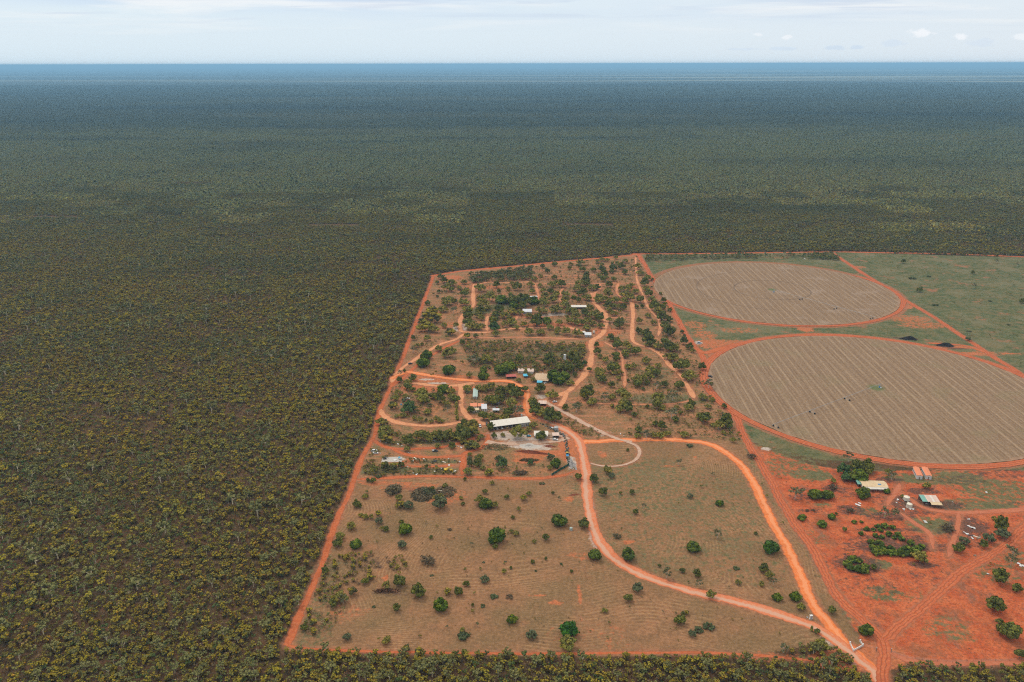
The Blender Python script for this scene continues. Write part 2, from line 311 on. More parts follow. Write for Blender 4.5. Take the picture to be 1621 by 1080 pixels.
A['p_grey'] = paint([(729, 519, 9, 16, .9), (863, 499, 14, 6, .8), (882, 498, 14, 6, .8), (1105, 543, 5, 6, 1), (800, 690, 20, 9, .8), (833, 698, 18, 7, .8), (838, 706, 18, 6, .9), (850, 710, 14, 4, .8), (905, 733, 4, 12, .9), (862, 628, 10, 8, .7), (690, 607, 14, 3, .8), (675, 601, 9, 3, .8), (780, 648, 14, 10, .5), (625, 727, 9, 4, 1),
   (1213, 711, 4.5, 3.2, .95), (940, 850, 3, 14, .8), (936, 800, 3, 30, .7), (1322, 1012, 8, 8, .7), (1345, 1035, 6, 10, .6), (958, 687, 8, 6, .5), (880, 690, 22, 12, .5)])
A['p_dark'] = paint([(1440, 537, 10, 5, 1), (1497, 548, 11, 5, 1), (1420, 535, 16, 3, .7), (1515, 552, 14, 3, .8)] + Z6([(190, 510, 12, 6, .6), (280, 510, 18, 4, .5), (600, 490, 26, 8, .5), (500, 590, 12, 8, .7), (740, 630, 20, 6, .7), (840, 540, 18, 10, .8), (900, 600, 22, 6, .6), (1080, 560, 18, 7, .9), (1130, 555, 10, 5, .7), (960, 470, 16, 5, .8), (740, 400, 14, 5, .7), (540, 400, 16, 6, .6),
   (800, 820, 40, 9, .75), (760, 765, 32, 4, .7), (730, 715, 28, 3, .7), (550, 930, 16, 12, .8), (960, 935, 11, 4, .8), (1250, 690, 14, 14, .8), (1230, 790, 12, 12, .5), (400, 940, 10, 10, .4), (1480, 360, 40, 10, .5), (1200, 400, 22, 8, .5), (1000, 1010, 30, 12, .4), (620, 1060, 26, 12, .4), (1120, 730, 10, 10, .5), (250, 595, 10, 4, .6), (490, 790, 10, 6, .4), (400, 460, 14, 8, .6), (1560, 560, 16, 8, .4)])
   + [(645, 775, 8, 5, .5), (680, 780, 12, 6, .6), (768, 803, 9, 6, .5), (1190, 718, 5, 8, .5), (470, 1005, 10, 10, .3), (620, 940, 16, 3, .5), (585, 890, 14, 10, .5)])
Vg = np.c_[P2, zg(P2[:, 0], P2[:, 1])]
nx, ny = len(gx), len(gy); ii = (np.arange(ny - 1)[:, None] * nx + np.arange(nx - 1)[None, :]).ravel()
Fg = np.c_[ii, ii + 1, ii + nx + 1, ii + nx]

# ---- ground material
g = N('earth'); P = g.pos()
nA = g.noise(P, .02, 4.0); nB = g.noise(P, .12, 4.0); nC = g.noise(P, .7, 4.0, .65); nF = g.noise(P, .0011, 5.0, .6)
wob = g.math('SUBTRACT', g.noise(P, .25, 4.0, .6), .5)
floor_near = g.mix(g.ss(nB, .38, .62), (.105, .056, .028), (.075, .050, .024))
floor_near = g.mix(g.mul(g.ss(nC, .58, .75), .5), floor_near, (.19, .082, .040))
floor_near = g.mix(g.mul(g.ss(nC, .45, .3), .5), floor_near, (.045, .043, .03))
cdist = g.n('ShaderNodeCameraData').outputs['View Distance']
py_ = g.n('ShaderNodeSeparateXYZ', None, Vector=P).outputs[1]
tex = g.noise(g.vm(P, (.35, 1.0, 1.0)), .018, 6.0, .75)
tex2 = g.noise(g.vm(P, (.22, 1.0, 1.0)), .0009, 6.0, .62)
far = g.mix(g.ss(tex2, .36, .62), (.010, .015, .012), (.040, .048, .032))  # dark far-ground colour has the cloud shadow painted in
far = g.mix(g.mul(g.ss(tex, .42, .6), .35), far, (.060, .062, .040))
far = g.mix(g.mul(g.ss(g.noise(g.vm(P, (.12, 1.0, 1.0)), .0004, 6.0, .65), .49, .60), g.add(.45, g.mul(g.ss(g.n('ShaderNodeSeparateXYZ', None, Vector=P).outputs[0], -6000.0, 14000.0), .9))), far, (.24, .23, .15))
forest = g.mix(g.ss(py_, 7000.0, 11000.0), floor_near, far)
# green pasture and margins
gr = g.mix(g.ss(g.add(g.mul(nB, .5), g.mul(nC, .5)), .40, .60), (.062, .078, .032), (.120, .122, .056))
gr = g.mix(g.mul(g.ss(nA, .5, .65), .6), gr, (.175, .150, .085))
gr = g.mix(g.mul(g.ss(g.noise(g.vm(P, (1.0, .4, 1.0)), 1.4, 4.0, .7), .55, .7), .5), gr, (.18, .165, .095))
soil_red = g.mix(g.ss(nB, .35, .65), (.37, .078, .028), (.45, .120, .046))
soil_red = g.mix(g.mul(g.ss(nC, .48, .64), .75), soil_red, (.21, .068, .036))
gr = g.mix(g.mul(g.ss(g.noise(P, .06, 6.0, .7), .44, .60), .6), gr, (.150, .115, .055))
past_c = g.mix(g.mul(g.ss(g.noise(P, .035, 5.0, .65), .57, .68), .7), gr, g.mix(.5, soil_red, (.2, .14, .09)))
# mown paddock: brown stubble with curved pale mowing rows
sp_ = g.attr('s_pad')
mf = g.add(g.mul(sp_, 1.0), g.mul(g.noise(P, .009, 1.0, .3), 100.0))
row = g.math('SINE', g.mul(mf, 2 * math.pi / 2.3))
rowm = g.mul(g.ss(row, -.2, .95), g.ss(g.add(g.noise(P, .022, 3.0), g.mul(wob, .3)), .40, .70))
mown = g.mix(g.ss(nB, .34, .66), (.250, .124, .060), (.190, .102, .050))
mown = g.mix(g.ss(nA, .42, .62), mown, g.mix(g.ss(nB, .3, .7), (.155, .096, .044), (.195, .112, .054)))
mown = g.mix(g.mul(g.ss(nC, .52, .72), .55), mown, (.33, .185, .095))
mown = g.mix(g.mul(g.ss(g.noise(P, .045, 6.0, .7), .54, .66), .45), mown, (.30, .13, .065))
mown = g.mix(g.mul(g.ss(nC, .45, .28), .45), mown, (.105, .08, .045))
mown = g.mix(g.mul(rowm, .45), mown, (.36, .215, .105))
# camp soil: orange brown earth with litter
cmp_ = g.mix(g.ss(nB, .36, .62), (.265, .122, .058), (.185, .105, .048))
cmp_ = g.mix(g.mul(g.ss(g.noise(P, .07, 5.0, .7), .46, .58), .65), cmp_, g.mix(nC, (.115, .098, .038), (.175, .135, .06)))
cmp_ = g.mix(g.mul(g.ss(nC, .50, .68), .65), cmp_, (.44, .19, .09))
cmp_ = g.mix(g.mul(g.ss(g.noise(P, .05, 5.0, .65), .52, .64), .55), cmp_, (.45, .175, .080))
cmp_ = g.mix(g.mul(g.ss(nC, .46, .3), .6), cmp_, (.12, .085, .05))
cmp_ = g.mix(g.mul(g.ss(g.noise(g.vm(P, (.12, 1.0, 1.0)), .16, 3.0), .52, .64), .45), cmp_, (.40, .17, .092))
redc = g.mix(g.mul(g.ss(g.noise(P, .035, 6.0, .7), .50, .64), .7), soil_red, (.215, .085, .042))
redc = g.mix(g.mul(g.ss(g.noise(g.vm(P, (1.0, .5, 1.0)), .09, 5.0, .7), .56, .66), .55), redc, (.16, .09, .06))
def edge(nm, a=-.8, b=1.2): return g.ss(g.add(g.attr(nm), g.mul(wob, 7.0)), a, b)
col = g.mix(edge('s_past'), forest, past_c)
col = g.mix(edge('s_red'), col, redc)
col = g.mix(edge('s_comp'), col, cmp_)
col = g.mix(edge('s_pad'), col, mown)
pn = g.noise(P, .22, 6.0, .75)
def pm(nm, amp=.9): return g.ss(g.add(g.attr(nm), g.mul(g.math('SUBTRACT', pn, .5), amp * 2.6)), .34, .74)
col = g.mix(pm('p_green'), col, g.mix(.45, gr, (.14, .112, .05)))
col = g.mix(pm('p_bare'), col, g.mix(g.ss(nC, .4, .65), (.42, .135, .055), (.30, .10, .045)))
col = g.mix(g.mul(pm('p_dark'), .85), col, g.mix(g.ss(nC, .4, .6), (.12, .065, .045), (.055, .038, .030)))
col = g.mix(pm('p_grey'), col, g.mix(g.ss(g.noise(P, 1.6, 3.0, .7), .4, .62), (.33, .25, .20), (.48, .40, .34)))
halo = g.mul(g.ss(g.add(g.attr('rd'), g.mul(wob, 6.0)), 2.6, -.6), .75)
col = g.mix(halo, col, g.mix(g.ss(nB, .4, .6), (.33, .12, .062), (.26, .11, .06)))
nD = g.noise(P, 2.4, 3.0, .7); nE = g.noise(P, .45, 5.0, .7)
tone = g.add(g.mul(g.ss(nD, .3, .7), .30), g.mul(g.ss(nE, .32, .68), .42))
col = g.n('ShaderNodeHueSaturation', None, Value=g.add(.66, tone), Color=col).outputs[0]
g.diff(col, .97, bump=g.add(nC, nB), bs=.25, bd=.4, spec=.05)
me = mesh_np('ground', Vg, Fg, [g.m])
for nm, arr in A.items(): me.attributes.new(nm, 'FLOAT', 'POINT').data.foreach_set('value', arr.astype(np.float32))
tag(link(bpy.data.objects.new('ground', me)), kind='structure')

# ------------------------------------------------------------------ roads
def road_mat(name, c1, c2, edge_c, centre=None, ruts=None):
    r = N(name); P = r.pos(); v = r.attr('vv')
    n1 = r.noise(P, .5, 5.0, .65); n2 = r.noise(P, .09, 3.0)
    c = r.mix(r.ss(n1, .38, .64), c1, c2)
    c = r.mix(r.mul(r.ss(n2, .5, .66), .35), c, edge_c)
    vo = r.math('SUBTRACT', v, .5)
    av = r.math('ABSOLUTE', vo)
    if centre:
        off = r.math('ABSOLUTE', r.add(vo, r.math('SUBTRACT', r.mul(n2, .5), .15)))
        c = r.mix(r.mul(r.ss(off, .26, .1), .85), c, centre)
    if ruts:
        for o in (-.16, .17):
            d = r.math('ABSOLUTE', r.add(vo, r.add(o, r.mul(r.math('SUBTRACT', n2, .5), .25))))
            c = r.mix(r.mul(r.ss(d, .07, .02), .65), c, ruts)
    c = r.mix(r.mul(r.ss(r.add(av, r.mul(r.math('SUBTRACT', n1, .5), .35)), .36, .5), .8), c, edge_c)
    return r.diff(c, .96, bump=n1, bs=.2, bd=.15, spec=.05)
RM = dict(red=road_mat('red_dirt', (.39, .095, .034), (.46, .140, .058), (.24, .080, .036)),
          orange=road_mat('orange_dirt', (.60, .150, .040), (.66, .22, .08), (.36, .110, .042), centre=(.66, .26, .12)),
          main=road_mat('graded_dirt', (.54, .160, .068), (.54, .22, .12), (.50, .13, .05), centre=(.50, .30, .21)),
          ruts=road_mat('rutted_dirt', (.40, .095, .038), (.48, .145, .062), (.28, .08, .038), ruts=(.21, .062, .03)),
          redlight=road_mat('light_red_dirt', (.40, .125, .062), (.44, .155, .082), (.33, .09, .046)),
          tan=road_mat('tan_dirt', (.52, .21, .095), (.60, .29, .155), (.33, .14, .07)),
          light=road_mat('light_dirt', (.47, .18, .085), (.52, .23, .12), (.30, .13, .065)),
          pale=road_mat('pale_gravel', (.42, .26, .18), (.48, .34, .26), (.34, .19, .12)))
SURF = {'boundary_track': 'dirt_track', 'loop_road': 'dirt_road', 'main_road': 'dirt_road', 'garden_path': 'gravel_path', 'yard_drive': 'gravel_drive', 'camp_road': 'dirt_road'}
for idx, (nm, mk, wd, pts) in enumerate(ROADS):
    if nm in ('camp_track', 'camp_road', 'yard_track'): wd = wd * .85
    L = smooth_line(pts, 1.6); d = np.gradient(L, axis=0); d /= np.hypot(*d.T)[:, None] + 1e-9; nrm = np.c_[d[:, 1], -d[:, 0]]
    n = len(L); t = np.arange(n)
    def wobble(seed):
        r = np.random.default_rng(seed); s = np.zeros(n)
        for per, am in ((60, .8), (23, .5), (9, .35), (4, .3), (2.3, .25)): s += am * np.sin(t * 2 * math.pi / per + r.uniform(0, 6.3)) * r.uniform(.6, 1.2)
        return s + r.normal(0, .22, n)
    k_ = min(1, wd / 6)
    tp_ = np.clip(np.minimum(t, n - 1 - t) * 1.6 / 9.0, .15, 1) ** .7 if nm in ('homestead_track', 'camp_track', 'yard_track') else 1.0
    l = -wd / 2 + wobble(idx * 2 + 1) * .8 * k_; r = wd / 2 + wobble(idx * 2 + 2) * .8 * k_
    mid = (l + r) / 2; l, r = mid + (l - mid) * tp_, mid + (r - mid) * tp_
    cols_ = [0, .12, .35, .65, .88, 1]; V = []; vv = []
    for f in cols_: 
        xy = L + nrm * (l + (r - l) * f)[:, None]; V.append(np.c_[xy, zg(xy[:, 0], xy[:, 1]) + .02 + idx * .003 + (0 if f in (0, 1) else .001)]); vv.append(np.full(n, f))
    V = np.concatenate(V); vv = np.concatenate(vv); Fr = []
    for c_ in range(len(cols_) - 1):
        a = c_ * n + np.arange(n - 1); Fr.append(np.c_[a, a + 1, a + n + 1, a + n])
    Fr = np.concatenate(Fr)[:, ::-1] if True else None
    me = mesh_np(nm, V, Fr, [RM[mk]]); me.attributes.new('vv', 'FLOAT', 'POINT').data.foreach_set('value', vv.astype(np.float32))
    # make sure faces point up
    if me.polygons[0].normal.z < 0: me.flip_normals()
    tag(link(bpy.data.objects.new(SURF.get(nm, 'dirt_track'), me)), kind='structure')

# ------------------------------------------------------------------ crop circles and ring roads
def ang(p, q): a, b = G(*p), G(*q); return math.atan2(b[1] - a[1], b[0] - a[0])
TH = [ang((1049, 441), (1075, 481)), ang((1138.7, 571.7), (1186.7, 657))]
for i, (cx, cy, rad) in enumerate(CIRC):
    c = N('stubble'); P = c.n('ShaderNodeTexCoord').outputs['Object']
    th = TH[i]; mp = c.n('ShaderNodeMapping', None, Vector=P, Rotation=(0, 0, -th)); s = c.n('ShaderNodeSeparateXYZ', None, Vector=mp.outputs[0])
    v = s.outputs[1]; vn = c.add(v, c.mul(c.math('SUBTRACT', c.noise(P, .03, 2.0), .5), 1.2))
    n1 = c.noise(P, .8, 5.0, .7); n2 = c.noise(P, .025, 4.0); nst = c.noise(c.vm(mp.outputs[0], (.03, 1.0, 1.0)), .5, 3.0, .6)
    colr = c.mix(c.ss(nst, .35, .65), (.178, .112, .067), (.232, .153, .094))
    band = c.math('SINE', c.mul(vn, 2 * math.pi / (8.6 if i == 0 else 8.2)))
    fine = c.math('SINE', c.mul(vn, 2 * math.pi / 2.75))
    gate = c.ss(c.noise(c.vm(mp.outputs[0], (.012, .35, 1.0)), 1.0, 2.0), .40, .58)
    amp = c.add(.35, c.mul(gate, .65))
    colr = c.mix(c.mul(c.ss(band, .55, .95), c.mul(amp, .62)), colr, (.335, .235, .15))
    colr = c.mix(c.mul(c.ss(fine, .3, 1.0), .22), colr, (.31, .215, .135))
    colr = c.mix(c.mul(c.ss(n1, .5, .72), .35), colr, (.31, .215, .135))
    colr = c.mix(c.mul(c.ss(n1, .46, .28), .35), colr, (.13, .095, .062))
    colr = c.mix(c.mul(c.ss(n2, .54, .68), .45), colr, (.20, .155, .085) if i else (.30, .22, .165))
    so_ = c.n('ShaderNodeSeparateXYZ', None, Vector=P); r = c.math('SQRT', c.add(c.mul(so_.outputs[0], so_.outputs[0]), c.mul(so_.outputs[1], so_.outputs[1])))
    if i == 0:
        for rr, am, lim in ((51.5, .5, 0), (103, .4, 1)):
            d = c.math('ABSOLUTE', c.math('SUBTRACT', r, rr)); f = c.mul(c.ss(d, 1.5, .4), am)
            if lim: f = c.mul(f, c.ss(so_.outputs[0], 5.0, -45.0))
            colr = c.mix(f, colr, (.085, .06, .045))
    hub = c.ss(c.add(r, c.mul(c.math('SUBTRACT', c.noise(P, .3, 3.0), .5), 8.0)), 8.0 if i == 0 else 11.0, 3.0)
    colr = c.mix(c.mul(hub, .85), colr, (.10, .13, .05))
    rim = c.ss(c.add(r, c.mul(c.math('SUBTRACT', c.noise(P, .08, 4.0), .5), 10.0)), rad - 5, rad + .5)
    ct = c.add(c.mul(c.ss(c.noise(P, 2.6, 3.0, .7), .3, .7), .26), c.mul(c.ss(c.noise(mp.outputs[0], .35, 5.0, .7), .32, .68), .34))
    colr = c.n('ShaderNodeHueSaturation', None, Value=c.add(.70, ct), Color=colr).outputs[0]
    colr = c.mix(c.mul(rim, .6), colr, (.33, .19, .12))
    c.diff(colr, .95, bump=n1, bs=.2, bd=.2, spec=.05)
    n = 360; rings = [0.01, 30, 60, 90, 120, 145, rad - 3, rad]; V = []
    jit = np.convolve(np.r_[R_.normal(0, 1, n)], np.ones(3) / 3, 'same') * .7
    tt = np.arange(n) * 2 * math.pi / n
    for j, rr in enumerate(rings):
        r_ = rr + (jit if j == len(rings) - 1 else 0); x, y = r_ * np.cos(tt), r_ * np.sin(tt); V.append(np.c_[x, y, zg(x + cx, y + cy) - zg(cx, cy)])
    V = np.concatenate(V); Fr = []
    for j in range(len(rings) - 1): a = np.arange(n); b = (a + 1) % n; Fr.append(np.c_[j*n + a, (j+1)*n + a, (j+1)*n + b, j*n + b])
    me = mesh_np('crop_field', V, np.concatenate(Fr), [c.m]); o = link(bpy.data.objects.new('crop_field', me)); o.location = (cx, cy, zg(cx, cy) + .30); tag(o, kind='structure')
    # ring road
    a0, a1 = (math.radians(-165), math.radians(35)) if i == 0 else (0, 2 * math.pi)
    n = 620; tt = np.linspace(a0, a1, n); t = np.arange(n)
    def wb(sd_): 
        r = np.random.default_rng(sd_); return sum(am * np.sin(t * 2 * math.pi / per + r.uniform(0, 6)) for per, am in ((155, .8), (62, .5), (20.67, .3), (7.75, .25))) + r.normal(0, .15, n)
    w0, w1 = (.5, 6.5) if i == 0 else (.3, 8.3)
    ri, ro = rad + w0 + wb(i + 50) * .25, rad + w1 + wb(i + 60) * .8
    if i == 0: tp = np.clip(np.minimum(t, n - 1 - t) / 40, 0, 1); ro = ri + (ro - ri) * tp
    V = []; vv = []
    for f in (0, .12, .35, .65, .88, 1):
        rr = ri + (ro - ri) * f; x, y = cx + rr * np.cos(tt), cy + rr * np.sin(tt); V.append(np.c_[x, y, zg(x, y) + .24 + i * .003]); vv.append(np.full(n, f))
    Fr = []
    for j in range(5): a = j * n + np.arange(n - 1); Fr.append(np.c_[a, a + n, a + n + 1, a + 1])
    me = mesh_np('ring_road', np.concatenate(V), np.concatenate(Fr), [RM['ruts']]); me.attributes.new('vv', 'FLOAT', 'POINT').data.foreach_set('value', np.concatenate(vv).astype(np.float32))
    if me.polygons[0].normal.z < 0: me.flip_normals()
    tag(link(bpy.data.objects.new('ring_road', me)), kind='structure')

# ------------------------------------------------------------------ foliage
f_ = N('foliage'); P = f_.pos(); oi = f_.n('ShaderNodeObjectInfo')
cc = f_.attr('col', 'Color')
t1 = f_.noise(f_.vm(P, (1, 1, 0)), .006, 4.0, .6); t2 = f_.noise(P, 1.1, 2.0)
h = f_.n('ShaderNodeHueSaturation', None, Hue=f_.add(.488, f_.mul(oi.outputs['Random'], .024)), Saturation=f_.add(.85, f_.mul(t2, .3)), Value=f_.add(.82, f_.mul(t2, .36)), Color=cc)
fy_ = f_.n('ShaderNodeSeparateXYZ', None, Vector=P).outputs[1]
cc = f_.mix(f_.mul(f_.ss(t1, .46, .64), .25), h.outputs[0], f_.mix(.55, h.outputs[0], (.095, .115, .062)))
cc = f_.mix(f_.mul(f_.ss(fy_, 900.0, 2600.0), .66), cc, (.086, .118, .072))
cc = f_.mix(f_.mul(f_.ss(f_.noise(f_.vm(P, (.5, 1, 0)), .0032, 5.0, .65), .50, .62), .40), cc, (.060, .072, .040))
big = f_.noise(f_.vm(P, (.25, 1.0, 0.0)), .0011, 4.0, .6)  # broad bands: forest type mixed with cloud shade painted into leaf colour
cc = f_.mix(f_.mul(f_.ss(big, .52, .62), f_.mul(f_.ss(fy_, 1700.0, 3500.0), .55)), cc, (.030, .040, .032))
cc = f_.mix(f_.mul(f_.ss(f_.add(fy_, f_.mul(t1, 1800.0)), 4300.0, 5600.0), .60), cc, (.020, .030, .027))  # distant leaf colour darkened to stand for a cloud shadow
cc = f_.mix(f_.mul(f_.ss(big, .46, .38), f_.mul(f_.ss(fy_, 1700.0, 3500.0), .35)), cc, (.12, .125, .08))
cc = f_.mix(1.0, cc, (1.20, 1.10, .80), 'MULTIPLY')
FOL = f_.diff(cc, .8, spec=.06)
b_ = N('bark'); BARK = b_.diff(b_.mix(b_.noise(b_.pos(), 2.0, 3.0), (.10, .075, .06), (.20, .16, .13)), .95)
b_ = N('pale_bark'); PBARK = b_.diff(b_.mix(b_.noise(b_.pos(), 2.0, 3.0), (.38, .33, .28), (.60, .55, .49)), .9)

CUBE = []
for ax in range(3):
    for sg in (-1, 1):
        g2 = np.linspace(-1, 1, 3)
        for i in range(2):
            for j in range(2):
                qd = []
                for a, b in ((g2[i], g2[j]), (g2[i+1], g2[j]), (g2[i+1], g2[j+1]), (g2[i], g2[j+1])):
                    v = [0, 0, 0]; v[ax] = sg; v[(ax+1) % 3] = a; v[(ax+2) % 3] = b; v = np.array(v, float); qd.append(v / np.linalg.norm(v))
                CUBE.append(qd if sg > 0 else qd[::-1])
CUBE = np.array(CUBE)                                     # 24 x 4 x 3
def lobes_geo(lobes, n, size, pal, rng, core=.8, zmin=-.35, var=.25, squash=1.0):
    """lobes (x,y,z,rx,rz[,palette]); many small leaf sprays over each lobe and a rough inner body"""
    Q, K_ = [], []
    for lb in lobes:
        x, y, z, rx, rz = lb[:5]; pl = np.array(pal[lb[5]] if len(lb) > 5 else pal[0]); c = np.array([x, y, z]); sc3 = np.array([rx, rx, rz])
        if core > 0:
            q = CUBE * sc3 * core; q = q * (1 + rng.normal(0, .10, (24, 1, 1))) + c
            Q.append(q); K_.append(np.clip(pl * (1 + rng.normal(0, var * .6, (24, 1))), .004, 1))
        m_ = max(3, int(n * (rx / np.mean([l[3] for l in lobes])) ** 1.6))
        d = rng.normal(size=(m_, 3)); d /= np.linalg.norm(d, axis=1)[:, None]; d[:, 2] = np.where(d[:, 2] < zmin, -d[:, 2], d[:, 2])
        p = c + d * sc3 * rng.uniform(.80, 1.10, (m_, 1))
        nn = d + rng.normal(0, .45, (m_, 3)); nn /= np.linalg.norm(nn, axis=1)[:, None]
        a = np.cross(nn, rng.normal(size=(m_, 3))); a /= np.linalg.norm(a, axis=1)[:, None]; b = np.cross(nn, a)
        s = size * rng.uniform(.6, 1.35, (m_, 1)); e = rng.uniform(.5, 1.0, (m_, 1))
        Q.append(np.stack([p - a * s, p - b * s * e, p + a * s, p + b * s * e], 1))
        K_.append(np.clip(pl * (1 + rng.normal(0, var, (m_, 1))) * (1 + rng.normal(0, .06, (m_, 3))), .004, 1))
    return np.concatenate(Q), np.concatenate(K_)
def quads_mesh(name, Q, K_, mats=None, midx=None):
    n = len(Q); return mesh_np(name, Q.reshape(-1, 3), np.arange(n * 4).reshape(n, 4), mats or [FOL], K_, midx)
def stick(p, q, r0, r1, n=4):
    p, q = np.array(p, float), np.array(q, float); d = q - p; d /= np.linalg.norm(d) + 1e-9
    a = np.cross(d, [.3, .9, .2]); a /= np.linalg.norm(a); b = np.cross(d, a); out = []
    for i in range(n):
        t0, t1_ = 2 * math.pi * i / n, 2 * math.pi * (i + 1) / n
        u0, u1 = a * math.cos(t0) + b * math.sin(t0), a * math.cos(t1_) + b * math.sin(t1_)
        out.append([p + u0 * r0, p + u1 * r0, q + u1 * r1, q + u0 * r1])
    return np.array(out)
def branches(rng, h, r, nl, lobes):
    T = [stick((0, 0, -.1), (rng.normal(0, .06), rng.normal(0, .06), h), r, r * .7, 6)]
    for lb in lobes[:nl]: T.append(stick((0, 0, h * .9), (lb[0] * .85, lb[1] * .85, lb[2] * .95), r * .6, r * .2, 5))
    return np.concatenate(T)
PAL = dict(G=[(.215, .195, .048), (.150, .148, .042)], D=[(.120, .130, .030), (.088, .100, .026)], M=[(.048, .080, .010), (.100, .138, .014)],
           W=[(.135, .135, .088), (.11, .12, .08)], Y=[(.215, .185, .030), (.085, .085, .040)], P=[(.105, .080, .060), (.085, .070, .058)],
           S=[(.080, .098, .062), (.100, .115, .075)], L=[(.075, .125, .050), (.06, .105, .042)], O=[(.050, .080, .016), (.115, .150, .022)], B=[(.035, .11, .012), (.03, .085, .015)],
           K=[(.065, .085, .048)], E=[(.13, .115, .075)])
def crown_lobes(kind, rng):      # unit size: crown width about 2
    L = []
    def ring(n, R0, z, r, rz, pi=0, jr=.18):
        for i in range(n):
            t = 2 * math.pi * (i + rng.uniform(-.3, .3)) / n
            L.append((R0 * math.cos(t) * rng.uniform(.65, 1.3), R0 * math.sin(t) * rng.uniform(.65, 1.3), z * rng.uniform(.75, 1.2), r * rng.uniform(1 - jr * 1.3, 1 + jr * 1.3), rz * rng.uniform(1 - jr, 1 + jr), pi if rng.random() < .7 else 1 - pi))
    if kind in 'MB': ring(7, .52, .62, .46, .50, 0, .12); ring(5, .38, 1.05, .44, .42, 1, .12); ring(1, .05, 1.3, .46, .36, 1); h = .3
    elif kind in 'D': ring(8, .56, .70, .34, .32, 0, .25); ring(5, .34, 1.10, .31, .28, 1, .25); h = .5
    elif kind == 'O': ring(5, .50, .45, .45, .42, 0); ring(2, .25, .85, .42, .4, 1); h = .2
    elif kind in 'GLS': ring(8, .62, .68, .29, .26, 0, .3); ring(6, .36, 1.02, .27, .24, 1, .3); h = .5
    elif kind == 'W': ring(6, .62, 1.05, .28, .20, 0, .35); ring(3, .28, 1.35, .28, .2, 0, .3); h = .8
    elif kind == 'Y': ring(5, .58, .95, .36, .22, 0, .3); ring(2, .2, 1.12, .36, .2, 0); ring(4, .5, .55, .34, .3, 1); h = .55
    elif kind == 'P': ring(6, .58, .36, .38, .26, 0, .3); ring(2, .2, .55, .38, .25, 1); h = .2
    elif kind == 'K': ring(6, .60, .22, .40, .20, 0, .3); h = .1     # low spreading
    elif kind == 'C': ring(3, .25, .7, .6, .6, 0); ring(3, .25, 1.6, .6, .6, 0); ring(2, .15, 2.5, .5, .6, 0); h = .4
    else: ring(5, .5, .6, .4, .3); h = .4
    return L, h
NLEAF = dict(M=46, B=46, D=30, O=26, G=24, L=34, S=26, W=26, Y=24, P=22, K=18, C=22)
SZ = dict(W=.085, P=.085, S=.095)
KM = {}
NV = 4
for kind in 'MBDOGLSWYPKC':
    KM[kind] = []
    for vi in range(NV):
        rng = np.random.default_rng(hash_ := (ord(kind) * 17 + vi)); lob, h = crown_lobes(kind, rng)
        pal = PAL['G' if kind == 'C' else kind]; pal = pal if len(pal) > 1 else pal * 2
        Q, Kc = lobes_geo(lob, NLEAF[kind], SZ.get(kind, .115), pal, rng, core=(.55 if kind in 'WP' else .84), var=.28 if kind in 'MBDO' else .24)
        T = branches(rng, h, .045 if kind != 'W' else .04, 7, lob)
        cm = quads_mesh('crown', Q, Kc); tm = quads_mesh('trunk', T, np.full((len(T), 3), .2), [PBARK if kind in 'WGE' else BARK])
        bm_ = quads_mesh('plant', np.concatenate([Q, T]), np.concatenate([Kc, np.full((len(T), 3), .2)]), [FOL, PBARK if kind in 'WG' else BARK], np.r_[np.zeros(len(Q), int), np.ones(len(T), int)])
        KM[kind].append((cm, tm, bm_))

# ------------------------------------------------------------------ trees, by where they stand: (x, y, crown width, kind)
T = []
def zt(ox, oy, s, l): return [(ox + t[0] / s, oy + t[1] / s, t[2] / s, t[3]) for t in l]
T += zt(660, 400, 8.105, [(300,300,90,'G'),(350,355,80,'D'),(262,378,55,'D'),(440,380,120,'G'),(380,440,110,'G'),(450,465,80,'D'),(600,370,80,'G'),(545,445,70,'G'),(605,520,100,'D'),(640,470,80,'G'),(280,500,50,'D'),(215,528,45,'G'),(265,560,40,'D'),(320,500,40,'G'),(370,500,45,'G'),(140,645,65,'D'),(820,440,140,'G'),(1020,412,80,'D'),(1285,430,110,'D'),(1220,395,60,'G'),(1050,495,50,'D'),(1165,500,55,'G'),(1140,410,35,'G'),(1165,455,60,'G'),(1455,405,90,'G'),(1500,330,80,'G'),(1580,290,60,'G'),(1580,415,60,'G'),(1480,490,80,'G'),
 (340,590,70,'G'),(420,610,130,'G'),(490,615,60,'D'),(360,650,90,'G'),(330,720,110,'G'),(470,735,90,'W'),(605,625,130,'G'),(650,720,120,'G'),(930,560,150,'G'),(800,580,90,'G'),(850,650,150,'G'),(820,730,110,'D'),(900,700,90,'G'),(780,780,110,'G'),(830,830,80,'G'),(960,520,80,'G'),(1080,590,130,'M'),(1160,600,90,'M'),(1060,720,110,'D'),(1240,600,160,'D'),(1330,560,90,'D'),(1390,620,140,'D'),(1500,610,120,'M'),(1240,670,110,'M'),(1350,680,90,'D'),(1220,740,120,'G'),(1130,790,120,'G'),(1310,760,100,'G'),(660,800,120,'D'),(650,880,110,'D'),(700,930,130,'G'),(790,940,100,'G'),(850,930,60,'G'),(990,860,130,'D'),(990,940,130,'L'),(1010,790,90,'D'),(1430,800,80,'G'),(1540,870,140,'D'),(1370,910,80,'G'),(1220,880,120,'G'),(1130,910,100,'G'),(1280,950,90,'G'),(1180,830,90,'G'),(350,930,80,'G'),(500,930,80,'G'),
 (200,740,120,'Y'),(130,800,130,'Y'),(230,830,150,'Y'),(70,880,110,'Y'),(140,940,150,'Y'),(230,980,110,'G'),(60,960,120,'Y'),(430,1010,120,'Y'),(1150,990,50,'G'),(1010,1030,90,'G'),(1440,1010,120,'G'),(1570,1020,90,'G')])
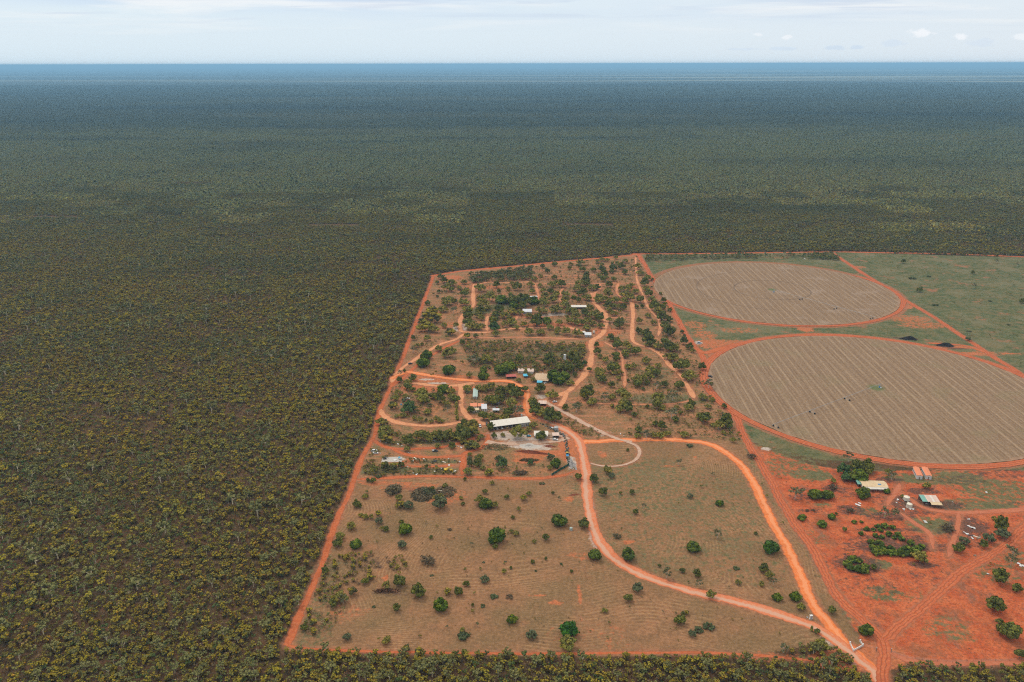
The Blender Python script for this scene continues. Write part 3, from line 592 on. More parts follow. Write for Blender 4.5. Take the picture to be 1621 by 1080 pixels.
T += zt(840, 400, 8.105, [(305,145,70,'D'),(215,230,60,'D'),(180,215,50,'G'),(150,170,60,'D'),(75,185,40,'G'),(385,190,35,'G'),(380,240,40,'G'),(415,160,30,'G'),(500,190,60,'G'),(515,140,60,'G'),(500,240,45,'G'),(615,165,60,'D'),(640,115,90,'G'),(710,170,50,'G'),(670,210,80,'D'),(720,110,40,'G'),(610,265,50,'G'),(570,285,50,'G'),(715,290,80,'D'),(810,215,70,'D'),(855,100,60,'G'),(855,150,50,'G'),(920,80,70,'G'),(980,90,60,'G'),(915,145,60,'G'),(915,205,80,'D'),(880,285,70,'G'),(820,260,50,'G'),(950,270,80,'D'),(980,310,60,'G'),(925,330,80,'D'),(1050,125,50,'G'),(1110,130,60,'G'),(1060,185,90,'D'),(1160,165,90,'D'),(1040,240,60,'D'),(1215,245,80,'D'),(1220,100,70,'G'),(1300,100,50,'G'),(1285,195,45,'G'),(1320,240,50,'G'),(1065,335,70,'D'),(1180,325,25,'G'),(1255,330,30,'D'),(1095,60,60,'G'),(1355,50,40,'G'),
 (120,285,60,'D'),(135,325,50,'G'),(205,320,45,'W'),(305,315,70,'D'),(390,320,60,'G'),(45,330,70,'D'),(615,330,60,'G'),(710,350,100,'D'),(810,350,30,'G'),(125,415,70,'G'),(280,400,110,'G'),(330,380,80,'G'),(400,400,100,'D'),(160,475,70,'G'),(370,460,60,'G'),(620,390,100,'G'),(600,450,100,'G'),(720,390,90,'D'),(790,440,110,'G'),(850,440,80,'D'),(680,500,90,'D'),(620,520,60,'D'),(1005,410,90,'D'),(985,480,110,'G'),(1000,520,110,'G'),(1170,460,90,'G'),(1250,450,100,'G'),(1290,410,70,'G'),(1350,490,90,'G'),(1240,530,120,'G'),(1290,570,100,'G'),(1195,530,90,'G'),(1410,590,110,'D'),(1210,610,100,'G'),(260,490,80,'D'),(330,520,100,'G'),(180,540,100,'G'),(160,600,110,'G'),(180,640,100,'G'),(290,590,120,'G'),(450,520,110,'G'),(440,590,100,'G'),(555,565,60,'M'),(620,600,70,'D'),(740,575,90,'G'),(680,570,70,'G'),(880,570,110,'G'),(870,610,100,'G'),(960,590,90,'G'),(1080,600,110,'G'),(1020,610,80,'G'),(140,730,140,'G'),(310,710,150,'G'),(450,660,120,'G'),(500,730,120,'G'),(560,740,110,'G'),(760,710,110,'G'),(700,765,90,'D'),(800,780,120,'G'),(890,830,100,'D'),(850,760,80,'G'),(990,670,100,'D'),(1060,680,80,'D'),(1010,730,80,'G'),(1070,770,100,'G'),(1140,690,80,'G'),(1190,700,80,'D'),(1140,750,60,'G'),(1210,740,50,'G'),(1360,690,50,'D'),(1430,685,50,'D'),(1375,730,30,'G'),(570,800,110,'G'),(510,860,110,'G'),(460,820,60,'G'),(600,890,100,'G'),(650,890,90,'D'),(730,870,110,'G'),(720,950,100,'G'),(900,930,90,'G'),(800,900,80,'G'),(75,880,130,'D'),(205,860,100,'M'),(205,910,70,'D'),(370,890,80,'G'),(250,950,90,'G'),(345,970,70,'G'),(330,1010,80,'G'),(430,955,40,'G'),(460,1000,110,'G'),(600,1020,120,'G'),(140,1010,110,'G'),(1010,860,70,'G'),(1010,930,60,'G'),(1150,860,110,'G'),(1140,910,130,'D'),(1395,870,90,'G'),(1500,800,80,'G'),(1495,890,30,'D'),(1580,890,80,'G'),(1390,1000,80,'D'),(1490,1020,100,'D'),(1450,1030,80,'G')])
T += zt(900, 520, 8.105, [(545,120,90,'D'),(620,130,80,'G'),(620,200,120,'D'),(740,210,130,'G'),(780,240,90,'G'),(860,280,120,'D'),(1030,150,150,'D'),(1020,200,80,'G'),(1240,170,120,'D'),(1150,215,120,'G'),(1300,230,150,'D'),(1370,240,110,'G'),(1350,360,140,'G'),(1270,350,100,'G'),(1450,460,180,'D'),(1550,600,150,'G'),(1490,610,100,'G'),(360,210,60,'D'),(365,290,90,'D'),(400,350,70,'G'),(470,400,90,'G'),(610,330,90,'D'),(615,380,80,'D'),(730,300,100,'G'),(735,350,70,'D'),(910,360,35,'G'),(985,400,120,'G'),(1160,370,30,'D'),(1150,470,80,'G'),(1180,310,35,'G'),(570,490,160,'D'),(400,540,130,'G'),(400,600,130,'G'),(440,660,90,'D'),(600,560,80,'G'),(660,560,80,'G'),(640,630,70,'G'),(550,720,80,'D'),(760,480,80,'G'),(840,480,90,'G'),(757,530,35,'D'),(762,665,45,'D'),(1050,520,140,'G'),(1120,560,120,'D'),(1020,610,140,'G'),(900,640,140,'G'),(880,700,110,'D'),(1010,690,70,'D'),(955,770,45,'D'),(1230,710,90,'D'),(1260,575,30,'D'),(1340,570,60,'G'),(1430,720,120,'D'),(1135,740,110,'W'),(1150,890,160,'G'),(1340,870,160,'W'),(1280,800,60,'G'),(240,820,170,'D'),(200,860,100,'G'),(300,930,130,'G'),(470,890,120,'W'),(560,870,100,'G'),(690,800,130,'G'),(740,870,140,'G'),(700,930,120,'G'),(750,1000,140,'D'),(650,1010,120,'G'),(1130,960,120,'D'),(1010,1000,50,'D'),(1210,1010,80,'G'),(1580,960,100,'D'),(100,1000,110,'W'),(560,990,60,'Y'),(1455,40,45,'D'),(1490,90,40,'D'),(1480,160,90,'D'),(1560,230,80,'D'),(1590,280,70,'G')])
T += zt(1000, 560, 7.715, [(860,150,90,'D'),(755,155,50,'G'),(940,370,110,'W'),(970,360,40,'D'),(870,520,100,'G'),(985,555,60,'G'),(940,640,80,'G'),(1130,640,60,'D'),(730,600,60,'D'),(700,650,110,'G'),(545,650,60,'G'),(600,715,60,'D'),(375,665,60,'G'),(490,730,160,'W'),(530,800,90,'D'),(640,830,50,'G'),(890,780,130,'D'),(830,750,100,'G'),(1150,820,140,'D'),(1060,870,120,'G'),(1190,880,70,'D'),(990,860,60,'G'),(30,740,70,'D'),(290,850,80,'D'),(370,880,100,'D'),(80,930,90,'D'),(75,1000,90,'G'),(180,990,100,'W'),(260,990,80,'G'),(350,990,90,'G'),(440,970,90,'G'),(650,980,110,'G'),(775,960,40,'G'),(1120,960,60,'G'),(1210,970,40,'D'),(1310,970,50,'G'),(1330,1020,50,'G'),(1240,1050,70,'G')])
T += zt(980, 400, 8.105, [(240,170,90,'G'),(270,250,90,'G'),(330,380,95,'D'),(350,460,90,'G'),(380,520,90,'D'),(420,600,110,'G'),(450,680,120,'D'),(500,740,120,'G'),(560,690,80,'D'),(550,820,130,'D'),(640,850,80,'D'),(590,930,130,'G'),(640,1000,130,'D'),(370,320,90,'G'),(430,340,40,'D'),(530,520,40,'D'),(545,555,40,'G'),(570,610,70,'D'),(590,650,50,'D'),(630,700,40,'G'),(655,735,55,'D'),(770,930,30,'D'),(810,1010,45,'D'),(165,105,35,'D'),(165,190,45,'G'),(185,240,40,'D')])
T += zt(580, 520, 8.105, [(600,120,60,'D'),(680,100,30,'G'),(780,120,90,'G'),(715,200,45,'D'),(655,210,70,'G'),(600,270,90,'W'),(920,250,100,'G'),(1030,110,60,'G'),(830,225,30,'G'),(770,330,130,'M'),(720,420,160,'M'),(1050,510,165,'M'),(1060,300,140,'G'),(1120,280,90,'G'),(1010,330,90,'G'),(1380,400,160,'W'),(1540,380,140,'G'),(1140,400,50,'G'),(1200,550,45,'G'),(1230,430,60,'G'),(870,480,60,'G'),(840,600,60,'G'),(890,570,60,'G'),(490,540,40,'D'),(430,570,60,'W'),(425,660,70,'D'),(600,630,100,'D'),(540,680,100,'G'),(525,740,110,'D'),(595,780,70,'D'),(990,760,140,'M'),(1080,790,100,'G'),(720,830,170,'G'),(740,900,150,'G'),(870,860,100,'D'),(950,890,130,'D'),(1030,950,100,'G'),(1100,870,110,'G'),(1150,900,100,'D'),(410,820,100,'G'),(380,880,110,'G'),(340,980,120,'Y'),(490,860,80,'G'),(550,1000,170,'L'),(480,920,60,'S'),(810,980,50,'S'),(1040,1030,80,'W'),(1310,590,80,'G'),(1330,560,50,'G'),(1500,595,120,'M'),(1500,515,80,'M'),(1295,770,110,'G'),(1300,810,60,'S'),(1440,760,100,'G'),(1560,750,90,'G'),(1600,920,120,'D'),(1230,180,70,'D'),(1290,90,90,'G'),(1400,90,60,'D'),(1480,90,60,'G')])
T += zt(560, 600, 4, [(170,270,60,'G'),(190,320,70,'G'),(180,360,60,'D'),(210,380,60,'Y'),(230,330,50,'G'),(270,235,30,'G'),(310,225,40,'G'),(345,240,25,'G'),(385,245,30,'G'),(420,255,40,'G'),(458,258,20,'D'),(490,265,30,'G'),(525,250,40,'G'),(550,262,40,'G'),(595,255,25,'G'),(470,205,50,'G'),(650,160,26,'C'),(650,200,26,'C'),(655,240,26,'C'),(400,355,60,'G'),(440,355,70,'D'),(480,365,60,'G'),(520,350,60,'G'),(560,360,70,'D'),(600,345,70,'G'),(640,355,60,'G'),(690,340,90,'D'),(740,300,100,'G'),(700,290,70,'D'),(760,330,60,'G'),(680,370,60,'G'),(350,390,60,'D'),(320,370,40,'G'),(340,440,40,'G'),(530,420,40,'G'),(625,420,50,'D'),(740,410,70,'Y'),(770,420,60,'G'),(720,425,50,'Y'),(865,300,50,'D'),(805,360,40,'G'),(890,358,32,'D'),(942,352,30,'G'),(1040,335,92,'G'),(1185,360,60,'D'),(1110,315,40,'G'),(1140,285,50,'G'),(950,245,60,'G'),(820,230,60,'D'),(870,235,60,'G'),(900,240,40,'G'),(1040,205,80,'W'),(1000,150,70,'G'),(980,210,60,'D'),(740,195,45,'D'),(1030,90,80,'D'),(890,130,80,'D'),(930,128,60,'D'),(850,130,50,'D'),(830,60,50,'G'),(870,45,60,'G'),(960,70,60,'G'),(1000,60,60,'D'),(925,80,60,'D'),
 (1140,160,60,'D'),(1130,130,50,'G'),(1180,60,60,'D'),(1255,95,70,'G'),(1150,200,70,'D'),(1200,215,70,'G'),(1240,230,80,'D'),(1280,240,70,'D'),(1085,60,40,'D'),(1190,190,40,'G'),(1340,180,40,'D'),(1410,180,60,'W'),
 (735,475,30,'G'),(735,505,35,'S'),(735,535,40,'D'),(785,530,60,'D'),(800,490,60,'G'),(725,585,60,'G'),(820,560,35,'G'),(855,590,55,'Y'),(940,530,70,'L'),(920,500,50,'S'),(945,575,30,'G'),(980,575,18,'G'),(1040,590,60,'P'),(1075,590,50,'P'),(1245,490,50,'S'),(1280,530,60,'M'),(1240,560,40,'G'),(1120,525,40,'L'),(1040,530,15,'G'),(705,633,25,'D'),(1425,615,50,'D'),(1520,630,55,'D'),(90,640,25,'D'),(120,640,40,'D'),(155,615,40,'K'),(300,540,40,'D'),(460,555,25,'D'),(250,550,60,'Y'),(200,545,60,'Y'),(130,570,60,'G'),
 (250,700,90,'P'),(575,670,35,'G'),(495,690,30,'D'),(75,740,40,'G'),(85,715,25,'G'),(20,790,50,'D'),(40,805,25,'D'),(285,750,50,'G'),(290,795,55,'Y'),(345,795,65,'S'),(545,780,100,'S'),(540,750,60,'G'),(680,750,30,'G'),(690,790,25,'D'),(800,760,60,'G'),(835,785,80,'M'),(890,790,50,'G'),(832,710,35,'D'),(875,655,30,'G'),(975,700,25,'G'),(970,745,35,'D'),(1075,750,45,'Y'),(1110,720,35,'G'),(1260,720,22,'D'),(1300,755,25,'W'),(1190,660,30,'K'),(1045,820,30,'G'),(1008,875,25,'D'),(958,935,12,'C'),(1000,960,30,'G'),(1030,975,40,'G'),(1215,1000,45,'D'),(1300,890,88,'M'),(1460,915,65,'D'),(905,985,105,'M'),(895,1060,35,'D'),(1140,1025,30,'G'),(1085,1048,20,'G'),(745,1045,25,'W'),(45,860,30,'G'),(75,870,40,'G'),(110,870,35,'G'),(155,850,40,'Y'),(155,895,55,'S'),(180,945,30,'G'),(205,950,35,'D'),(325,940,84,'M'),(300,905,30,'D'),(455,905,20,'G'),(530,930,25,'G'),(607,950,30,'P'),(690,905,10,'D'),(490,1002,25,'D'),(305,1045,60,'S'),(150,1028,22,'G'),(15,1040,75,'M')])
T += zt(900, 600, 4, [(375,450,20,'D'),(337,532,16,'D'),(250,570,60,'G'),(275,610,40,'S'),(160,630,60,'D'),(697,525,40,'W'),(915,602,25,'W'),(840,678,25,'G'),(965,680,14,'D'),(772,738,40,'S'),(695,788,22,'G'),(955,780,50,'M'),(218,712,55,'D'),(330,720,22,'D'),(402,716,34,'D'),(425,840,35,'D'),(475,805,35,'W'),(335,945,20,'G'),(310,995,55,'P'),(945,980,55,'W'),(1185,975,24,'D'),(1290,1055,100,'B'),(790,1055,84,'M'),(1255,738,25,'G'),(1225,665,15,'G'),(1355,910,25,'G'),(1160,485,60,'P'),(765,420,40,'K')])
T += zt(430, 820, 4.0525, [(425,160,60,'D'),(440,115,60,'G'),(510,45,60,'G'),(1002,270,100,'P'),(345,335,50,'D'),(600,405,50,'D'),(820,400,75,'D'),(735,430,60,'G'),(940,468,85,'D'),(820,350,30,'G'),(1250,420,40,'D'),(1198,468,55,'D'),(1365,390,55,'S'),(1240,330,30,'G'),(1340,325,25,'G'),(1128,470,45,'Y'),(1085,552,92,'M'),(798,572,50,'D'),(1300,480,25,'G'),(1425,500,50,'K'),(1525,500,50,'P'),(1290,595,30,'G'),(1542,645,60,'M'),(1290,558,20,'D'),(1355,562,30,'K'),(735,780,60,'G'),(690,780,30,'G'),(485,760,55,'S'),(950,755,25,'G'),(1125,700,25,'W'),(1222,715,35,'G'),(1230,752,70,'K'),(1320,680,30,'W'),(655,567,25,'K'),(440,505,90,'G'),(390,545,55,'D'),(460,520,60,'W'),(520,465,60,'Y'),(410,610,30,'G'),(210,700,45,'D'),(265,665,50,'Y'),(270,730,35,'Y'),(1285,170,25,'G'),(1432,180,35,'D'),(1025,123,25,'D'),(680,148,22,'D'),(1360,283,18,'K'),(1500,280,15,'K'),(1490,340,35,'G'),(1535,320,20,'D'),(1520,372,18,'D'),(1025,368,20,'K'),(865,830,50,'Y'),(945,855,60,'Y'),(1235,865,50,'D')])
T += zt(800, 820, 4.0525, [(575,230,82,'M'),(790,228,84,'M'),(850,445,75,'S'),(790,512,60,'D'),(638,592,40,'G'),(665,670,25,'G'),(1118,650,70,'D'),(1140,615,30,'D'),(1198,740,50,'S'),(1240,720,60,'K'),(1300,690,70,'K'),(1060,714,20,'G'),(1010,600,15,'W'),(988,305,25,'D'),(1035,355,65,'W'),(1138,335,35,'D'),(1230,355,50,'D'),(1245,420,50,'W'),(1495,410,40,'G'),(1320,490,60,'G'),(1480,320,40,'K'),(170,745,70,'S'),(405,705,108,'B'),(390,795,110,'G'),(425,340,22,'D'),(360,295,18,'K'),(260,260,20,'D'),(175,280,28,'D'),(120,225,18,'D'),(182,147,25,'G'),(195,340,18,'K'),(235,282,12,'D'),(1165,605,35,'Y'),(1095,612,20,'W')])
T += zt(1180, 820, 3.676, [(60,88,28,'D'),(108,292,55,'D'),(140,330,50,'G'),(165,370,40,'W'),(95,380,35,'G'),(185,457,55,'M'),(292,452,58,'M'),(328,515,50,'G'),(507,535,50,'D'),(387,640,22,'C'),(418,660,35,'D'),(706,648,75,'M'),(448,30,50,'M'),(580,65,30,'D'),(1022,225,80,'G'),(1245,175,65,'D'),(1275,130,60,'S'),(1420,115,70,'S'),(1390,150,50,'D'),(1490,40,80,'D'),(1500,90,80,'S'),(1428,262,22,'G'),(1420,285,25,'G'),(1480,335,85,'D'),(1580,405,60,'D'),(1455,505,100,'D'),(1480,605,45,'D'),(1545,655,110,'D'),(1500,650,70,'D'),(1600,790,60,'D'),(1560,200,70,'W'),(1550,245,60,'W'),(745,285,35,'D'),(440,740,90,'G'),(225,760,60,'W')])
T += zt(1221, 660, 4, [(x, y, s, 'O') for x, y, s in [(490,920,50),(520,895,50),(560,905,40),(590,960,50),(545,955,50),(600,940,40),(500,950,40),(645,950,32),(525,660,28),(570,662,20),(675,688,30),(720,685,38),(768,692,30),(648,710,26),(692,712,28),(605,705,30),(568,733,28),(745,735,34),(805,738,34),(700,755,30),(828,765,36),(660,745,30),(780,760,26),(640,785,40),(680,785,40),(650,820,50),(700,820,50),(725,845,50),(670,850,50),(760,830,45),(765,855,45),(805,855,50),(830,835,40),(865,825,40),(880,855,45),(840,865,40),(920,825,45),(905,855,45),(950,815,40),(930,850,45),(885,790,36)]])
T += zt(1221, 660, 4, [(460,330,85,'L'),(470,380,60,'L'),(545,320,80,'D'),(610,310,80,'D'),(560,365,100,'M'),(610,340,60,'D'),(520,370,60,'D'),(395,400,40,'G'),(390,440,60,'P'),(155,480,90,'W'),(280,480,90,'M'),(355,485,78,'M'),(585,478,82,'M'),(735,467,40,'M'),(740,345,40,'G'),(765,370,60,'W'),(735,385,25,'G'),(985,430,50,'G'),(930,430,25,'G'),(490,255,60,'W'),(385,628,48,'M'),(412,612,18,'D'),(195,630,45,'O'),(225,590,25,'P'),(268,590,25,'P'),(500,590,50,'P'),(720,610,70,'W'),(780,610,60,'W'),(1120,700,80,'P'),(1410,640,30,'G'),(830,500,30,'G')])
T += zt(1260, 390, 4, [(533,62,15,'D'),(680,95,28,'D'),(1120,165,24,'D'),(1272,95,25,'W'),(1345,60,20,'W'),(1402,115,22,'W'),(785,275,35,'D'),(1128,250,28,'W'),(1360,300,20,'G'),(885,370,30,'K'),(1435,345,35,'D'),(1092,585,35,'S'),(1095,545,35,'W'),(845,190,25,'K'),(735,200,35,'K'),(1230,345,20,'K'),(1345,495,20,'K')])
T += zt(730, 460, 6.748, [(620,720,90,'D'),(940,740,120,'D'),(880,600,60,'W'),(1070,610,50,'D'),(1290,600,80,'G'),(1200,700,110,'D'),(1060,810,120,'D'),(1150,820,110,'D'),(1320,770,60,'L'),(1270,810,80,'D'),(1215,900,50,'D'),(990,900,130,'M'),(1040,950,120,'M'),(1110,900,110,'M'),(430,830,150,'M'),(510,800,140,'M'),(690,850,50,'C'),(730,900,50,'G'),(770,950,60,'G'),(620,950,60,'G'),(1370,840,50,'D'),(780,790,60,'G'),(1160,980,80,'G'),(930,690,70,'G'),(1210,630,50,'G'),(1240,760,90,'D')])

KW = dict(M=('round_tree', 'tree', ('dense dark green', 'round tree')), B=('round_tree', 'tree', ('bright green dense', 'round tree')), D=('dark_tree', 'tree', ('dark green', 'tree')), O=('orchard_bush', 'orchard bush', ('glossy green', 'orchard bush')),
          G=('olive_tree', 'bushy tree', ('olive green', 'tree')), L=('light_green_tree', 'tree', ('light green leafy', 'tree')), S=('grey_green_shrub', 'shrub', ('grey green', 'shrub')), W=('sparse_tree', 'sparse tree', ('pale thin crowned', 'gum tree')),
          Y=('wattle_bush', 'wattle', ('yellow topped', 'wattle')), P=('dry_bush', 'bush', ('dry brown grey', 'bush')), K=('low_bush', 'bush', ('low spreading green', 'bush')), C=('column_tree', 'conifer', ('narrow upright', 'tree')))
LM = [('long white-roofed shed', 810, 672), ('white-roofed cottage', 856, 684), ('orange-roofed hut', 750, 645), ('brown-roofed homestead', 852, 598), ('white water tower', 893, 568), ('silver-roofed shed', 835, 493), ('pale northern shed', 917, 487),
      ('tin junction shed', 930, 530), ('blue and yellow truck', 894, 722), ('white car in the junkyard', 593, 716), ('yellow machine', 708, 744), ('grey concrete slab', 625, 727), ('pale ring path', 975, 720), ('small water tank in the paddock', 904, 836),
      ('cream homestead on red soil', 1382, 768), ('pair of orange-roofed barracks', 1458, 750), ('patchwork tin shed', 1472, 790), ('cream water tanks', 1436, 795), ('white junk heap on red soil', 1535, 845), ('white entrance wall', 1356, 1026), ('small white cabinet', 1283, 977),
      ('round trough on white gravel', 1107, 543), ('upper field pivot', 1224, 460), ('north-west corner gate', 686, 436), ('compound west gate', 637, 585), ('south-west paddock corner', 456, 1022), ('green shade fence', 885, 746), ('brush heap', 675, 785),
      ('bend of the loop road', 1170, 735), ('north-east compound corner', 1008, 404), ('eastern track bend', 1099, 631), ('centre of camp lanes', 957, 500), ('middle of the loop paddock', 1070, 800), ('middle of the lower paddock', 780, 900), ('sharp fork in the red tracks', 1400, 1010),
      ('southern edge of the paddock', 1000, 1020), ('south paddock edge', 700, 1025), ('west paddock side', 560, 880), ('orchard rows', 1410, 850), ('north camp lane', 880, 430), ('eastern camp lane', 1002, 510), ('grassy eastern pasture', 1520, 460), ('main road curve', 945, 860), ('red gravelly corner', 1570, 960), ('pivot ring tracks meeting', 1165, 660), ('windbreak by the fence track', 1055, 530), ('camp lane junction', 989, 600), ('red western clearing', 720, 440), ('bare western camp yard', 730, 520), ('wide orange camp yard', 690, 608)]
ORD = 'first second third fourth fifth sixth seventh eighth ninth tenth eleventh twelfth thirteenth fourteenth fifteenth sixteenth seventeenth eighteenth nineteenth twentieth'.split()
def rel_label(items):
    """items: dicts with px, py, size phrase, words -> unique label for each"""
    import collections
    groups = collections.defaultdict(list)
    for it in items:
        nm, lx, ly = min(LM, key=lambda l: (l[1] - it['px']) ** 2 + (2.0 * (l[2] - it['py'])) ** 2)
        dx, dy = it['px'] - lx, 1.8 * (it['py'] - ly)
        rel = ('right of' if dx > 0 else 'left of') if abs(dx) > abs(dy) else ('in front of' if dy > 0 else 'beyond')
        groups[(it['words'], rel, nm)].append(it)
    for (wd, rel, nm), its in groups.items():
        its.sort(key=lambda i: i['px'])
        for i, it in enumerate(its):
            base = f"{wd} {rel} {nm}" if nm.split()[0] in ('sharp',) else f"{wd} {rel} the {nm}"
            if len(its) > 1: base += ', leftmost' if i == 0 else (', rightmost' if i == len(its) - 1 else f', {ORD[min(i, 19)]} from left')
            it['label'] = base
def size_word(wm): return 'tiny' if wm < 2.6 else 'small' if wm < 4.6 else 'medium' if wm < 8 else 'large'

# ---- place the trees
items = []; seen = []
for px, py, wp, kd in T:
    if any(abs(px - a) < 1.2 and abs(py - b) < 1.2 for a, b in seen): continue
    seen.append((px, py)); wm = wp * S(px, py)
    wm *= 1.08 if (py < 700 and px < 1195) else 1.25 if kd == 'O' else 1.02
    hf = dict(M=.78, B=.82, D=.82, O=.72, G=.78, L=.9, S=.75, W=.95, Y=.8, P=.45, K=.3, C=1.6)[kd]; hgt = wm * hf * random.uniform(.9, 1.12)
    if kd == 'W': hgt = min(hgt, 9)
    hgt = min(hgt, 13.0); x, y = G(px, py, hgt * .55)
    sz = size_word(wm); wd = KW[kd][2]
    items.append(dict(px=px, py=py, x=x, y=y, wm=wm, h=hgt, kd=kd, words=f'{sz} {wd[0]} {wd[1]}', wp=wp))
cnt = {}
for it in items: cnt.setdefault(KW[it['kd']][1], []).append(it)
loose = []
for cat, its in cnt.items():
    if len(its) > 290:
        its.sort(key=lambda i: -i['wp']); loose += its[290:]
ids = {id(i) for i in loose}; items = [i for i in items if id(i) not in ids]
rel_label(items)
GRP = dict(M='dense round trees', B='bright green trees', D='dark green trees about the property', O='orchard bushes in rows', G='olive green trees about the property', L='light green trees', S='grey green shrubs', W='thin crowned gum trees', Y='yellow topped wattles', P='dry bushes', K='low spreading bushes', C='narrow upright trees')
UNITH = {kd: max(v.co.z for v in KM[kd][0][0].vertices) for kd in KM}
for i, it in enumerate(items):
    kd = it['kd']; nm, cat, _ = KW[kd]; var = random.randrange(NV); cm, tm, bmx = KM[kd][var]
    s = it['wm'] / 1.72; szz = it['h'] / UNITH[kd]
    loc = (it['x'], it['y'], zg(it['x'], it['y'])); rz = random.uniform(0, 6.28)
    if it['wp'] > 13:
        o = empty(nm, loc, rz)
        link(bpy.data.objects.new('crown', cm), o); link(bpy.data.objects.new('trunk', tm), o)
    else:
        o = link(bpy.data.objects.new(nm, bmx)); o.location = loc; o.rotation_euler = (0, 0, rz)
    o.scale = (s * random.uniform(.93, 1.07), s * random.uniform(.93, 1.07), szz)
    tag(o, it['label'], cat, GRP[kd])

# ------------------------------------------------------------------ woodland
WPAL = dict(y=[(.25, .212, .034), (.185, .165, .036), (.10, .080, .040), (.27, .165, .026)], o=[(.175, .150, .038), (.125, .115, .036), (.115, .092, .045)], g=[(.150, .155, .068), (.115, .12, .052), (.095, .10, .058)],
            d=[(.055, .085, .036), (.070, .095, .036), (.06, .07, .038)], p=[(.16, .105, .068), (.19, .14, .10), (.12, .085, .060)], t=[(.125, .130, .060), (.15, .155, .075), (.09, .10, .045)])
def bush(kd, rng, lod=0):
    L = []
    nl = {'y': rng.integers(7, 11), 'o': rng.integers(3, 6), 'g': rng.integers(3, 6), 'd': rng.integers(3, 5), 'p': rng.integers(3, 5), 't': rng.integers(9, 13)}[kd]
    R = 1.38 * dict(y=1.0, o=1.0, g=1.05, d=1.1, p=.9, t=1.8)[kd] * rng.uniform(.75, 1.25); Z = dict(y=2.5, o=2.1, g=2.3, d=2.1, p=1.2, t=4.6)[kd] * rng.uniform(.8, 1.2)
    for i in range(nl):
        t = 2.4 * i + rng.uniform(-.4, .4); r = R * rng.uniform(.2, .85)
        rr = R * (rng.uniform(.22, .38) if kd in 'yt' else rng.uniform(.32, .52))
        L.append((r * math.cos(t), r * math.sin(t), Z * rng.uniform(.72, 1.1), rr, rr * (.7 if kd in 'yt' else .8), 0 if rng.random() < .6 else (3 if kd == 'y' and rng.random() < .3 else 1)))
    if kd == 'y': L.append((0, 0, Z * .42, R * .85, Z * .36, 2))
    if lod == 0:
        Q, K_ = lobes_geo(L, 10 if kd != 'p' else 12, .24 if kd != 't' else .32, WPAL[kd], rng, core=.78 if kd != 'p' else .4, zmin=-.2, var=.3)
        tr = []
        if kd in 't':
            for lb in L[:5]: tr.append(stick((0, 0, Z * .45), (lb[0] * .9, lb[1] * .9, lb[2]), .16, .06))
            tr.append(stick((0, 0, 0), (.1, 0, Z * .5), .22, .17))
        elif kd == 'p':
            for lb in L[:4]: tr.append(stick((0, 0, 0), (lb[0] * 1.5, lb[1] * 1.5, lb[2] * 1.4), .05, .02, 3))
        else: tr.append(stick((0, 0, 0), (0, 0, Z * .8), .07, .05, 3))
        tr = np.concatenate(tr); tc = np.full((len(tr), 3), .55 if kd == 't' else .12) * [1.05, 1, .93]
        return np.concatenate([Q, tr]), np.concatenate([K_, tc])
    # distant form: a few faces per bush
    n = 9 if lod == 1 else 4; d = rng.normal(size=(n, 3)); d[:, 2] = abs(d[:, 2]) + .25; d /= np.linalg.norm(d, axis=1)[:, None]
    p = d * [R, R, Z * .42] + [0, 0, Z * .68]; a = np.cross(d, rng.normal(size=(n, 3))); a /= np.linalg.norm(a, axis=1)[:, None]; b = np.cross(d, a); s = R * (.55 if lod == 1 else .85)
    Q = np.stack([p - a * s, p - b * s, p + a * s, p + b * s], 1); pl = np.array(WPAL[kd][:2])[rng.integers(0, 2, n)]
    return Q, np.clip(pl * (1 + rng.normal(0, .25, (n, 1))), .004, 1)
def pick(rng, mixw): ks = list(mixw); return ks[rng.choice(len(ks), p=np.array([mixw[q] for q in ks]) / sum(mixw.values()))]
MIX = dict(y=.33, o=.28, g=.12, d=.06, p=.17, t=.04)
def patch(size, spacing, lod, seed, mixw=MIX):
    rng = np.random.default_rng(seed); Q, K_ = [], []; n = int(round(size / spacing)); stp = size / n
    for i in range(n):
        for j in range(n):
            if rng.random() < .09: continue
            q_, k_ = bush(pick(rng, mixw), rng, lod); x, y = (i + .5 + rng.uniform(-.5, .5)) * stp - size / 2, (j + .5 + rng.uniform(-.5, .5)) * stp - size / 2
            s = min(2.1, 1.06 * math.exp(rng.normal(0, .30))); a = rng.uniform(0, 6.28); ca, sa = math.cos(a), math.sin(a)
            M3 = np.array([[ca, sa, 0], [-sa, ca, 0], [0, 0, 1]]) * s
            Q.append(q_ @ M3 + [x, y, 0]); K_.append(k_ * rng.uniform(.82, 1.18))
    return np.concatenate(Q), np.concatenate(K_)
lib = bpy.data.collections.new('woodland_sources'); nsrc = 0
def add_src(Q, K_):
    global nsrc
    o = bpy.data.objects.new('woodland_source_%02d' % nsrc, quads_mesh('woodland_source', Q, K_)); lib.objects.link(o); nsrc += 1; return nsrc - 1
MIXES = [dict(y=.38, o=.28, g=.06, d=.05, p=.21, t=.02), dict(y=.18, o=.40, g=.14, d=.08, p=.16, t=.04), dict(y=.24, o=.20, g=.06, d=.04, p=.36, t=.02), dict(y=.14, o=.30, g=.32, d=.14, p=.05, t=.05)]
SPC = [2.85, 2.7, 3.1, 2.65]
def waves(seed, wl):
    rr = np.random.default_rng(seed); ks_ = []
    for sc_, am in ((1, 1), (.5, .7), (.27, .45)):
        for _ in range(5): a = rr.uniform(0, 6.28); ks_.append((math.cos(a) / (wl * sc_), math.sin(a) / (wl * sc_), rr.uniform(0, 6.28), am))
    return lambda x, y: sum(am * math.sin(6.28 * (kx * x + ky * y) + ph) for kx, ky, ph, am in ks_) / 3.2
